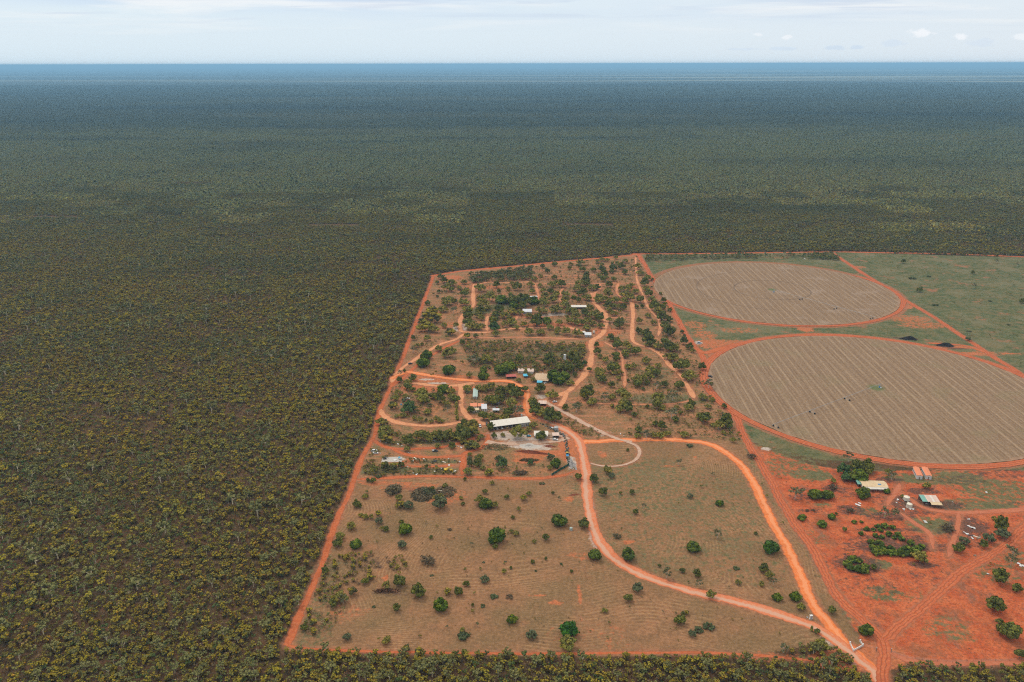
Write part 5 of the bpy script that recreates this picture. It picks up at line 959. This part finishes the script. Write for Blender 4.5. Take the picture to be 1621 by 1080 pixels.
# tanks and towers
def tank(name, label, px, py, r, h, mat, cat='water tank', stand=0.0):
    o = placed(name, label, cat, px, py)
    MB().lathe([(r, stand), (r, stand + h), (r * .98, stand + h + .05), (r * .5, stand + h + r * .16), (.02, stand + h + r * .22)], n=24).build('tank_body', mat, o)
    m = MB(); [m.lathe([(r + .03, stand + h * f - .05), (r + .03, stand + h * f + .05)], n=24) for f in (.25, .5, .75)]; m.build('band', MT['steel'], o)
    MB().lathe([(.35, stand + h + r * .16), (.35, stand + h + r * .16 + .12), (.02, stand + h + r * .2 + .16)], (r * .35, -r * .3, 0), 10).build('hatch', MT['grey'], o)
    if stand > .5:
        for a in range(4): t = math.pi / 4 + a * math.pi / 2; MB().tube((r * 1.15 * math.cos(t), r * 1.15 * math.sin(t), 0), (r * .8 * math.cos(t), r * .8 * math.sin(t), stand), .1).build('leg', MT['steel'], o)
        MB().box(-r, r, -r, r, stand - .15, stand - .01).build('platform', MT['steel'], o)
    else: MB().lathe([(r * 1.15, 0), (r * 1.15, max(stand, .05))], n=24).build('base', MT['conc'], o)
    return o
tank('water_tower', 'tall white water tower standing in the green scrub', 894, 574, 1.35, 6.0, MT['white'], 'water tower', 3.0)
tank('water_tank', 'cream water tank farther of the two on the red block', 1434.5, 792, 2.1, 2.2, MT['cream'], stand=.6)
tank('water_tank', 'cream water tank nearer of the two with junk around it', 1439, 803, 1.9, 2.6, MT['cream'], stand=.1)
tank('water_tank', 'grey water tank behind the pink-roofed small shed', 880.3, 680.5, 2.0, 2.4, MT['grey'], stand=.1)
tank('water_tank', 'cream tank at the right side of the junction tin shed', 940, 528.5, 1.3, 2.2, MT['cream'], stand=1.2)
tank('paddock_tank', 'small pale green tank alone in the mown paddock', 904, 839, 1.0, 1.6, RF['green'], 'water tank', .1)
tank('standpipe_tank', 'slim white tank beside the long shed back track', 825.8, 660, .7, 2.4, MT['white'], 'water tank', .1)
o = placed('stock_trough', 'round grey trough standing on a white gravel pad', 'trough', 1107, 544); MB().lathe([(2.6, 0), (2.6, .8), (2.4, .8), (2.4, .6), (.01, .6)], n=24).build('basin', MT['grey'], o); MB().lathe([(2.38, .602), (2.38, .64), (.01, .64)], n=24).build('water', MT['glass'], o)
MB().box(-1.2, 1.4, 2.8, 3.9, 0, 1.5).build('pump_box', MT['white'], o)
# vehicles
def car_parts(kind, paint):
    """local: x forward, length about 4.8"""
    def prism(pts, w): n = len(pts); return ([(x, -w, z) for x, z in pts] + [(x, w, z) for x, z in pts], [tuple(range(n)), tuple(reversed(range(n, 2 * n)))] + [((i + 1) % n, i, n + i, n + (i + 1) % n) for i in range(n)])
    body = [(-2.35, .45), (2.3, .45), (2.38, .75), (2.2, .98), (1.15, 1.08), (-2.3, 1.08), (-2.4, .8)]
    cab = dict(car=[(1.15, 1.08), (.45, 1.55), (-1.5, 1.58), (-2.2, 1.08)], ute=[(1.1, 1.08), (.5, 1.72), (-.6, 1.72), (-.8, 1.08)], truck=[(2.2, 1.08), (1.9, 2.5), (.7, 2.5), (.6, 1.08)])[kind]
    top = [(cab[1][0] + .02, cab[1][1] + .0), (cab[1][0] - .05, cab[1][1] + .07), (cab[2][0] + .05, cab[2][1] + .07), (cab[2][0] - .02, cab[2][1])]
    out = [('body', [prism(body, .9)], paint), ('cabin_glass', [prism(cab, .78)], MT['glass']), ('cabin_roof', [prism(top, .8)], paint)]
    if kind != 'car': out.append(('tray', [prism([(-2.4, 1.085), (-.85 if kind == 'ute' else .55, 1.085), (-.85 if kind == 'ute' else .55, 1.35), (-2.4, 1.35)], .95)], MT['grey']))
    return out
def vehicle(name, label, cat, px, py, rz, paint, kind='car', scale=1.0, tray=None, at=None):
    x, y = at or G(px, py); o = tag(empty(name, (x, y, 0.03), rz), label, cat); o.scale = (scale,) * 3
    for nm, pr, mt in car_parts(kind, paint):
        m = MB(); [m.poly(*p) for p in pr]; m.build(nm, tray if nm == 'tray' and tray else mt, o)
    for sx_ in (-1.45, 1.45):
        for sy_ in (-.84, .84):
            wh = MB().tube((sx_, sy_ - .11, .36), (sx_, sy_ + .11, .36), .36, n=14).build('wheel', MT['tyre'], o); s_ = 1 if sy_ > 0 else -1; MB().tube((sx_, sy_ + s_ * .112, .36), (sx_, sy_ + s_ * .13, .36), .2, n=10).build('rim', MT['steel'], wh)
    for sy_ in (-.6, .6): MB().box(2.28, 2.40, sy_ - .18, sy_ + .18, .72, .88).build('headlight', MT['white'], o)
    return o
(sx0, sy0), sa = shed_at
def in_shed(u, v): return (sx0 + math.cos(sa) * u - math.sin(sa) * v, sy0 + math.sin(sa) * u + math.cos(sa) * v)
vehicle('parked_ute', 'white ute facing out at the left end of the long shed yard', 'ute', 760, 675.5, -1.45, MT['white'], 'ute')
vehicle('parked_car', 'dark car parked in tree shade just left of the long shed', 'car', 770.5, 672.5, -1.5, MT['dark'])
vehicle('parked_car', 'white car in the first open bay of the long shed', 'car', 0, 0, sa - 1.5, MT['white'], at=in_shed(3.4, 2.6))
vehicle('parked_ute', 'pale ute in the middle open bay of the long shed', 'ute', 0, 0, sa - 1.6, MT['white'], 'ute', at=in_shed(8.0, 2.4))
vehicle('parked_truck', 'yellow truck in an open bay of the long shed', 'truck', 0, 0, sa - 1.57, MT['yellow'], 'truck', at=in_shed(12.4, 3.0))
vehicle('parked_car', 'grey car in the last open bay of the long shed', 'car', 0, 0, sa - 1.57, MT['grey'], at=in_shed(16.8, 3.0))
vehicle('parked_car', 'white car under the bush in front of the pink-roofed shed', 'car', 879, 697, -.2, MT['white'])
vehicle('parked_truck', 'truck with a yellow cab and blue tray beside the gravel heap', 'truck', 898, 722.5, 1.6, MT['yellow'], 'truck', 1.15, MT['blue'])
vehicle('parked_car', 'dark car on the red fence track beside the lower crop field', 'car', 1124, 597, 2.2, MT['dark'], scale=1.1)
vehicle('abandoned_car', 'white car among weeds left of the grey concrete slab', 'car', 593, 715, .1, MT['white'], scale=1.15)
vehicle('abandoned_van', 'white flat-topped ute just in front of the junkyard white car', 'ute', 594.5, 718.5, .05, MT['white'], 'ute', 1.0, MT['white'])
vehicle('abandoned_ute', 'dark wrecked ute under the lone tree between the junkyard tracks', 'ute', 689, 715, 0, MT['dark'], 'ute')
vehicle('parked_car', 'small white car on the bare ground beside the pale camp road', 'car', 878.3, 637, .3, MT['white'], scale=.9)
vehicle('parked_car', 'dark car on the tan track near the compound west gate', 'car', 649.5, 576.5, .5, MT['dark'])
vehicle('parked_car', 'pale blue car on the gravel in front of the big olive tree', 'car', 836.8, 691, 0, MT['tarp'], scale=.8)
vehicle('parked_ute', 'white ute under the trees beside the western camp clearing', 'ute', 645, 632, .1, MT['white'], 'ute')
# centre pivot irrigators
def pivot(label, hub, towers, group):
    hx, hy = G(*hub); tp = [G(*t) for t in towers]; a = math.atan2(tp[-1][1] - hy, tp[-1][0] - hx); o = tag(empty('pivot_irrigator', (hx, hy, .3), a), label, 'irrigator', group)
    m = MB()
    for t in range(4): c, s = math.cos(t * math.pi / 2 + .78), math.sin(t * math.pi / 2 + .78); m.tube((1.9 * c, 1.9 * s, 0), (.3 * c, .3 * s, 4.2), .09)
    m.box(-1.4, 1.4, -1.4, 1.4, 0, .15); m.build('pivot_tower', MT['steel'], o); MB().box(.6, 1.4, -.4, .4, .16, 1.8).build('control_box', MT['blue'], o)
    ds = [0] + [math.hypot(x - hx, y - hy) for x, y in tp]
    ds.append(ds[-1] + 6)
    for i in range(len(ds) - 1):
        m = MB(); d0, d1 = ds[i], ds[i + 1]; n = max(2, int((d1 - d0) / 6)); m.tube((d0, 0, 3.9), (d1, 0, 3.9), .13, n=6)
        if i < len(ds) - 2:
            for j in range(n):
                u0, u1 = d0 + (d1 - d0) * j / n, d0 + (d1 - d0) * (j + 1) / n; um = (u0 + u1) / 2
                for sy_ in (-.7, .7): m.tube((u0, 0, 3.9), (um, sy_, 3.0), .03, n=4, cap=False); m.tube((um, sy_, 3.0), (u1, 0, 3.9), .03, n=4, cap=False)
        m.build('span', MT['steel'], o)
    for d in ds[1:-1]:
        m = MB(); [m.tube((d, sy_ * 2.6, .7), (d, sy_ * .2, 3.8), .11) for sy_ in (-1, 1)]; m.tube((d, -2.6, .7), (d, 2.6, .7), .1); f = m.build('drive_tower', MT['steel'], o)
        for sy_ in (-2.6, 2.6): MB().tube((d - .3, sy_, .78), (d + .3, sy_, .78), .78, n=16).build('wheel', MT['tyre'], f)
    return o
pivot('long pivot irrigator with wheeled towers on the upper crop field', (1224, 463), [(1273, 473.5), (1323.5, 489.5), (1379.5, 505.5)], 'centre pivot irrigators')
pivot('long pivot irrigator with wheeled towers on the lower crop field', (1393, 614), [(1341, 634), (1288.5, 656), (1228, 677)], 'centre pivot irrigators')
# fences
def fence(name, label, px, h, spc, pm, wires=3, group=None):
    L = np.array([G(*p) for p in px]); o = tag(empty(name, (L[0][0], L[0][1], 0), 0), label, 'fence', group); m = MB(); first = None
    seg = np.hypot(*np.diff(L, axis=0).T); tot = seg.sum(); n = int(tot / spc); cum = np.r_[0, np.cumsum(seg)]; pmesh = None; prev = None
    for i in range(n + 1):
        s = tot * i / n; j = min(np.searchsorted(cum, s, 'right') - 1, len(seg) - 1); q_ = L[j] + (L[j + 1] - L[j]) * (s - cum[j]) / seg[j]; x, y = q_ - L[0]
        if pmesh is None: po = MB().tube((0, 0, -.2), (0, 0, h), .09, .07, n=6).build('post', pm, o); pmesh = po.data
        else: po = link(bpy.data.objects.new('post', pmesh), o)
        po.location = (x, y, 0)
        if prev is not None: [m.tube((prev[0], prev[1], h * f), (x, y, h * f), .015, n=3, cap=False) for f in np.linspace(.35, .92, wires)]
        prev = (x, y)
    m.build('wire', MT['steel'], o); return o
fence('wire_fence', 'long wire fence between the loop paddock strip and the rutted track', [(1192, 716), (1207, 746), (1247, 820), (1270, 860), (1297, 908), (1327, 957), (1366, 1020)], 1.5, 5.5, MT['wood'])
fence('wire_fence', 'wire fence between the camp windbreak and the rutted fence track', [(1019, 406), (1034, 448), (1068, 505), (1100, 558), (1130, 622), (1155, 656), (1186, 704)], 1.4, 9, MT['wood'])
fence('wire_fence', 'wire fence beside the red tracks right of the entrance', [(1411, 1033), (1440, 1044), (1500, 1049), (1621, 1046)], 1.5, 7, MT['wood'])
fence('wire_fence', 'short wire fence joining the white entrance wall to the red fork', [(1367, 1023), (1387, 1029)], 1.5, 3, MT['wood'])
fence('wire_fence', 'wire fence along the diagonal track beside the eastern pasture', [(1325, 402), (1375, 434), (1437, 474), (1475, 495), (1540, 539), (1625, 592)], 1.3, 11, MT['wood'])
for px, py, lab in ((1387, 1031, 'stout timber gate post left of the red fork'), (1410.5, 1033, 'stout timber gate post right of the red fork')):
    o = placed('gate_post', lab, 'gate post', px, py, 0, 'timber gate posts'); MB().tube((0, 0, -.2), (0, 0, 2.4), .22, .2, n=10).build('timber', MT['wood'], o); MB().lathe([(.24, 2.4), (.24, 2.5), (.02, 2.58)], n=10).build('cap', MT['steel'], o)
L = [G(873, 753.5), G(887, 745), G(901, 737)]; o = tag(empty('shade_cloth_fence', (*L[0], 0), 0), 'dark green shade cloth fence running diagonally at the yard corner', 'fence'); m = MB()
for a, b in zip(L[:-1], L[1:]):
    a, b = np.array(a) - L[0], np.array(b) - L[0]; d = (b - a) / np.hypot(*(b - a)); q = np.array([-d[1], d[0]]) * .04
    m.poly([(*(a - q), .05), (*(b - q), .05), (*(b + q), .05), (*(a + q), .05), (*(a - q), 2.1), (*(b - q), 2.1), (*(b + q), 2.1), (*(a + q), 2.1)], [(3, 2, 1, 0), (4, 5, 6, 7), (0, 1, 5, 4), (1, 2, 6, 5), (2, 3, 7, 6), (3, 0, 4, 7)])
    for f in (0, .33, .66, 1): po = MB().tube((*(a + (b - a) * f), 0), (*(a + (b - a) * f), 2.3), .07, n=6).build('post', MT['steel'], o)
m.build('panel', MT['green'], o)
pts = [(1345.4, 1019.5), (1350.8, 1031.3), (1365.8, 1023), (1361.5, 1016.5)]; W_ = [np.array(G(*p)) for p in pts]; o = tag(empty('entrance_wall', (*W_[0], 0), 0), 'low white horseshoe entrance wall beside the main road end', 'wall')
for a, b in zip(W_[:-1], W_[1:]):
    a, b = a - W_[0], b - W_[0]; ln = np.hypot(*(b - a)); an = math.atan2(b[1] - a[1], b[0] - a[0]); w_ = MB().box(.17, ln - .17, -.16, .16, 0, 1.15).build('wall_panel', MT['palew'], o); w_.location = (*a, 0); w_.rotation_euler = (0, 0, an)
for a in W_: a = a - W_[0]; p_ = MB().box(-.3, .3, -.3, .3, 0, 1.45).box(-.36, .36, -.36, .36, 1.452, 1.55).build('pillar', MT['white'], o); p_.location = (*a, 0)
o = placed('meter_cabinet', 'small white cabinet on a slab beside the graded road', 'cabinet', 1283.5, 979.5, .1); MB().box(-1.1, 1.1, -.7, .7, 0, .15).build('slab', MT['conc'], o); MB().box(-.7, .7, -.45, .45, .152, 2.2).build('body', MT['white'], o); MB().box(-.85, .85, -.6, .6, 2.202, 2.32).build('lid', MT['white'], o); d_ = MB().box(-.55, .55, -.5, -.452, .3, 2.0).build('door', MT['grey'], o); MB().box(.35, .42, -.56, -.502, 1.0, 1.25).build('handle', MT['steel'], d_)
# heaps, banks, slabs
def mound(name, label, cat, px, py, lx, ly, h, mat, rz=0.0, seed=1, rough=.25):
    rng = np.random.default_rng(seed); n, k_ = 40, 12; V = []
    am = [rng.normal(0, .09, 5), rng.normal(0, .09, 5)]
    for j in range(k_):
        f = j / (k_ - 1)
        for i in range(n):
            t = 2 * math.pi * i / n; e = 1 + sum(am[0][q_] * math.sin((q_ + 2) * t) + am[1][q_] * math.cos((q_ + 2) * t) for q_ in range(5)); r = (1 - f) * e
            V.append((r * lx * math.cos(t), r * ly * math.sin(t), h * (math.sin(f * math.pi / 2) ** 1.2) * (1 + rng.normal(0, rough * .4)) - .05 * (j == 0)))
    m = MB(); m.poly(V, [(j*n + i, j*n + (i+1) % n, (j+1)*n + (i+1) % n, (j+1)*n + i) for j in range(k_ - 1) for i in range(n)]); x, y = G(px, py)
    return tag(m.build(name, mat, None, (x, y, 0), rz), label, cat)
mound('mulch_heap', 'black mulch heap at left on the ring track edge', 'heap', 1440, 537, 8.5, 4.5, 3.2, MT['mulch'], -.1, 3)
mound('mulch_heap', 'black mulch heap at right on the ring track edge', 'heap', 1497, 547.5, 9.5, 4.0, 3.2, MT['mulch'], -.15, 4)
mound('gravel_heap', 'pale grey gravel heap beside the main road', 'heap', 905, 735, 3.0, 9.0, 1.5, MT['rock'], .1, 5)
mound('earth_bank', 'long straight red earth bank in the yard', 'earth bank', 842, 717.3, 13.5, 1.3, 2.3, MT['bank'], between((817, 714), (866, 719))[1], 6, .15)
mound('earth_bank', 'short red earth bank behind the long one', 'earth bank', 870, 707, 5, 1.6, 1.3, MT['bank'], -.1, 8)
mound('earth_bank', 'small red spoil ridge beside the main road in the paddock', 'earth bank', 909, 783.5, 4.5, 1.2, .8, MT['bank'], .35, 9)
mound('rubble_heap', 'rubble spread over the gravel in front of the long bank', 'heap', 838, 706, 9, 5, .5, MT['conc'], 0, 10, .9)
def brush_heap(label, px, py, lx, ly, h, seed, col=(.12, .095, .08), n=900):
    rng = np.random.default_rng(seed); t = rng.uniform(0, 6.28, n); r = np.sqrt(rng.random(n)); c = np.c_[r * lx * np.cos(t), r * ly * np.sin(t), h * (1 - r ** 2) * rng.uniform(.3, 1, n) + .1]
    d = rng.normal(size=(n, 3)) * [1, 1, .35]; d /= np.linalg.norm(d, axis=1)[:, None]; b = np.cross(d, rng.normal(size=(n, 3))); b /= np.linalg.norm(b, axis=1)[:, None]; s = rng.uniform(.6, 1.8, (n, 1)); wv = rng.uniform(.08, .3, (n, 1))
    Q = np.stack([c - d * s - b * wv, c + d * s - b * wv, c + d * s + b * wv, c - d * s + b * wv], 1); K_ = np.array(col) * rng.uniform(.4, 1.9, (n, 1)); o = link(bpy.data.objects.new('brush_heap', quads_mesh('brush_heap', Q, K_))); x, y = G(px, py); o.location = (x, y, 0); return tag(o, label, 'brush heap')
brush_heap('wide heap of cut brush on the red patch above the paddock', 670, 783, 9, 11, 1.6, 1); brush_heap('green tinged cut branches in the middle of the brush heaps', 677, 780, 6, 6, 2.0, 2, (.085, .10, .07), 500); brush_heap('loose heap of grey sticks right of the wide brush heap', 705, 779, 8, 9, .8, 3, (.15, .115, .095), 500)
brush_heap('rounded heap of pale sticks left of the wide brush heap', 623, 775, 6, 8, 1.3, 4, (.16, .13, .11), 450); brush_heap('pile of burnt timber between the red banks and the yard', 838, 729, 7.5, 2.5, 1.2, 5, (.10, .07, .05), 220); brush_heap('flattened dry vines left of the gravel rubble', 785, 708, 12, 6, .6, 6, (.15, .125, .085), 260)
brush_heap('fallen dark branches along the south paddock edge', 735, 1006, 3, 1.5, .8, 7, (.05, .07, .035), 160); brush_heap('cut dark branches in the south-west thicket clearing', 612, 936, 8, 2, .4, 8, (.10, .05, .04), 200)
o = placed('rock_wall', 'row of dark rocks and scrap lining the yard beside the main road', 'rock wall', 898, 712); rng = np.random.default_rng(3)
for (x0, y0), (x1, y1), nn in (((897, 700), (900, 735), 46), ((857, 671), (893, 690), 40), ((893, 690), (897, 700), 10)):
    Q = []; K_ = []; c0 = np.array(G(898, 712))
    for i in range(nn):
        f = (i + rng.random()) / nn; p = np.array(G(x0 + (x1 - x0) * f, y0 + (y1 - y0) * f)) - c0 + rng.normal(0, .7, 2); q = CUBE * rng.uniform(.4, 1.0, 3) * (1 + rng.normal(0, .12, (24, 1, 1))) + [p[0], p[1], .3]; Q.append(q); K_.append(np.tile(np.array([(.10, .10, .11), (.22, .21, .22), (.14, .17, .22), (.07, .06, .06)][rng.integers(0, 4)]), (24, 1)))
    link(bpy.data.objects.new('rock_row', quads_mesh('rock_row', np.concatenate(Q), np.concatenate(K_))), o)
o = placed('concrete_slab', 'bare grey concrete slab in the junkyard', 'slab', 622, 730, .04); MB().box(-9, 7, -2, 7, 0, .18).build('floor_slab', MT['conc'], o)
for i, (x, y, w_, h_, mt) in enumerate(((-6.5, 3.5, 1.6, 1.5, 'dark'), (4.6, 4.0, 1.4, 1.2, 'tarp'), (5.6, 2.4, 1.8, .9, 'grey'), (1.5, 1.0, 2.2, .3, 'white'))):
    u = placed('scrap_crate', ['black crate at the left end of the grey concrete slab', 'blue crate at the right end of the grey concrete slab', 'grey crate by the blue one on the concrete slab', 'flat white panel lying on the grey concrete slab'][i], 'crate', 622, 730, .3 * i); u.location.x += x; u.location.y += y; u.location.z = .182
    MB().box(-w_ / 2, w_ / 2, -w_ / 2, w_ / 2, 0, h_).build('box', MT[mt], u); MB().box(-w_ / 2 - .06, w_ / 2 + .06, -w_ / 2 - .06, w_ / 2 + .06, h_ + .002, h_ + .08).build('lid', MT[mt], u)
# yellow machine: an old excavator
def digger(label, px, py, rz, s=1.0):
    o = placed('excavator', label, 'excavator', px, py, rz); o.scale = (s,) * 3
    for sy_ in (-1.1, 1.1): MB().poly([(x, sy_ + d, z) for d in (-.28, .28) for x, z in ((-1.7, .1), (1.7, .1), (1.95, .5), (1.7, .85), (-1.7, .85), (-1.95, .5))], [(0, 1, 2, 3, 4, 5), (11, 10, 9, 8, 7, 6)] + [(i, (i + 1) % 6 + 0, 6 + (i + 1) % 6, 6 + i) for i in range(6)]).build('track', MT['tyre'], o)
    MB().box(-1.9, 1.0, -1.2, 1.2, .95, 1.9).build('body', MT['yellow'], o); c_ = MB().box(.1, 1.3, -1.15, -.1, 1.902, 3.0).build('cab', MT['yellow'], o); MB().box(.25, 1.33, -1.0, -.25, 2.2, 2.85).build('window', MT['glass'], c_)
    MB().tube((.9, .3, 1.6), (3.6, .3, 4.0), .22).build('boom', MT['yellow'], o); a_m = MB().tube((3.6, .3, 4.0), (5.2, .3, 1.6), .17).build('arm', MT['yellow'], o); MB().box(4.8, 5.6, -.1, .7, .6, 1.5).build('bucket', MT['grey'], a_m)
digger('yellow excavator, left of two, at the weedy edge of the junkyard', 706.5, 745.5, .3, .9); digger('yellow excavator, right of two, with its boom towards the road', 714.5, 746.5, -1.35, .8)
# scrap lying about
SC = [(x / 8.105 + 560, y / 8.105 + 680, c, a) for x, y, c, a in [(405,175,'w',1.1),(565,190,'w',1.2),(620,210,'w',.8),(1030,145,'w',1.2),(1275,130,'w',1.3),(1225,150,'w',.9),(1135,160,'r',1.2),(865,200,'y',.9),(345,150,'w',.8),(510,180,'b',.9),(1335,220,'w',.9),(1380,235,'w',1.2),(1410,215,'w',.8),(890,382,'w',1.1),(912,400,'w',1.2),(765,402,'w',1),(1230,460,'w',1.2),(430,495,'w',1),(590,488,'w',1),(690,480,'w',.9),(805,580,'w',1.1),(760,565,'w',.9),(1120,510,'g',1.7),(1355,420,'w',1),(340,308,'w',.9),(1040,545,'w',.8),(1300,540,'w',1.2),(1220,378,'w',.7),(790,375,'l',2.6),(1150,418,'l',2.4),(1040,415,'k',2.4),(1110,790,'l',1.6),(1290,400,'k',1.4),(700,300,'g',.9),(720,310,'g',.6)]]
SC += [(1221 + x / 4, 660 + y / 4, c, a) for x, y, c, a in [(555,555,'w',2.0),(965,665,'w',2.2),(1365,482,'w',1.5),(800,527,'w',1.3),(1265,700,'w',1.9),(1285,708,'w',1.3),(1235,742,'w',1.7),(1225,735,'w',1.1),(1280,772,'w',1.7),(1250,650,'w',1),(1300,762,'l',2.4),(1315,765,'t',2.6),(1578,938,'w',1.9),(1595,945,'w',1.3),(1365,995,'w',1),(838,587,'w',1.6),(893,588,'w',1.5),(873,548,'l',1.6),(795,545,'w',.9),(1260,752,'k',1.6),(1010,560,'k',1.4),(985,552,'g',1.3),(1145,540,'w',.8),(1290,880,'t',.8)]]
SC += [(740 + x / 9, 620 + y / 9, c, a) for x, y, c, a in [(330,250,'w',1.1),(390,235,'w',1.4),(430,262,'w',1.1),(420,240,'r',1.4),(505,90,'w',1.2),(690,210,'w',.9),(870,635,'b',.9),(1195,515,'b',1.2),(1215,520,'w',1.1),(905,415,'y',1.2),(280,440,'g',.9),(300,480,'w',.7),(160,340,'w',.9)]]
SC += [(730 + x / 6.748, 460 + y / 6.748, c, a) for x, y, c, a in [(765,810,'w',1.6),(905,985,'w',1.6),(890,995,'w',1.0),(925,100,'w',1.2),(930,155,'w',1.3),(395,150,'w',.8),(865,890,'w',1.2),(610,845,'w',1.4),(1310,440,'k',1.4)]]
SC += [(1278, 978, 'g', .8), (982, 687, 'w', .8), (987.5, 690.5, 'w', .7), (640, 588, 'w', 1.0), (1274.5, 410.5, 'w', 2.0), (1277, 405, 'w', 1.3), (825, 434.5, 'w', 1.2), (641, 634.5, 'w', .9), (635, 641, 'b', 1.6), (878, 622, 'g', 1.2)]
CW = dict(w=('white', 'scrap sheet'), r=('red', 'scrap drum'), y=('yellow', 'scrap box'), b=('blue', 'scrap box'), g=('grey', 'scrap box'), l=('long pale', 'scrap beam'), k=('dark', 'scrap heap'), t=('brown', 'plank stack'))
sit = []
for x, y, c, a in SC: sit.append(dict(px=x, py=y, c=c, a=a, words=f"{'small ' if a < 1.05 else 'larger ' if a > 1.7 else ''}{CW[c][0]} {CW[c][1]}"))
rel_label(sit); rng = np.random.default_rng(21)
for it in sit:
    c, a = it['c'], it['a'] * .72; m = MB()
    if c == 'w': 
        for j in range(rng.integers(2, 4)):
            ox, oy, tl = rng.normal(0, a * .45), rng.normal(0, a * .45), rng.uniform(.0, .5); sx_, sy_ = a * rng.uniform(.5, 1), a * rng.uniform(.4, .8); z0 = .12 + .16 * j
            m.slab([(ox - sx_, oy - sy_, z0), (ox + sx_, oy - sy_ * .8, z0 + tl * .3), (ox + sx_ * .9, oy + sy_, z0 + tl), (ox - sx_, oy + sy_, z0 + tl * .6)], .06)
    elif c in 'lt':
        for j in range(3): m.box(-a * rng.uniform(1, 1.6), a * rng.uniform(1, 1.6), j * .4 - .5, j * .4 - .2, 0.02, .3 + .1 * j)
    elif c == 'r': m.lathe([(a * .55, 0), (a * .55, a * .9), (a * .5, a * .95)], n=12); m.lathe([(a * .4, 0), (a * .4, a * .6)], (a * 1.1, .2, 0), 12)
    elif c == 'k':
        for j in range(6): x_, y_, r_ = rng.normal(0, a * .7), rng.normal(0, a * .4), a * rng.uniform(.2, .5); m.lathe([(r_, 0), (r_ * 1.1, r_ * .5), (r_ * .5, r_)], (x_, y_, 0), 7)
    else: m.box(-a * .6, a * .6, -a * .45, a * .45, 0, a * .6); m.box(-a * .64, a * .64, -a * .49, a * .49, a * .602, a * .68); m.box(a * .7, a * 1.1, -.3, .4, 0, a * .4)
    x, y = G(it['px'], it['py']); o = m.build(CW[c][1].replace(' ', '_'), MT[dict(w='white', r='red', y='yellow', b='blue', g='grey', l='cream', k='dark', t='wood')[c]], None, (x, y, .02), rng.uniform(0, 3.1)); tag(o, it['label'], CW[c][1], CW[c][0] + ' ' + CW[c][1] + 's')
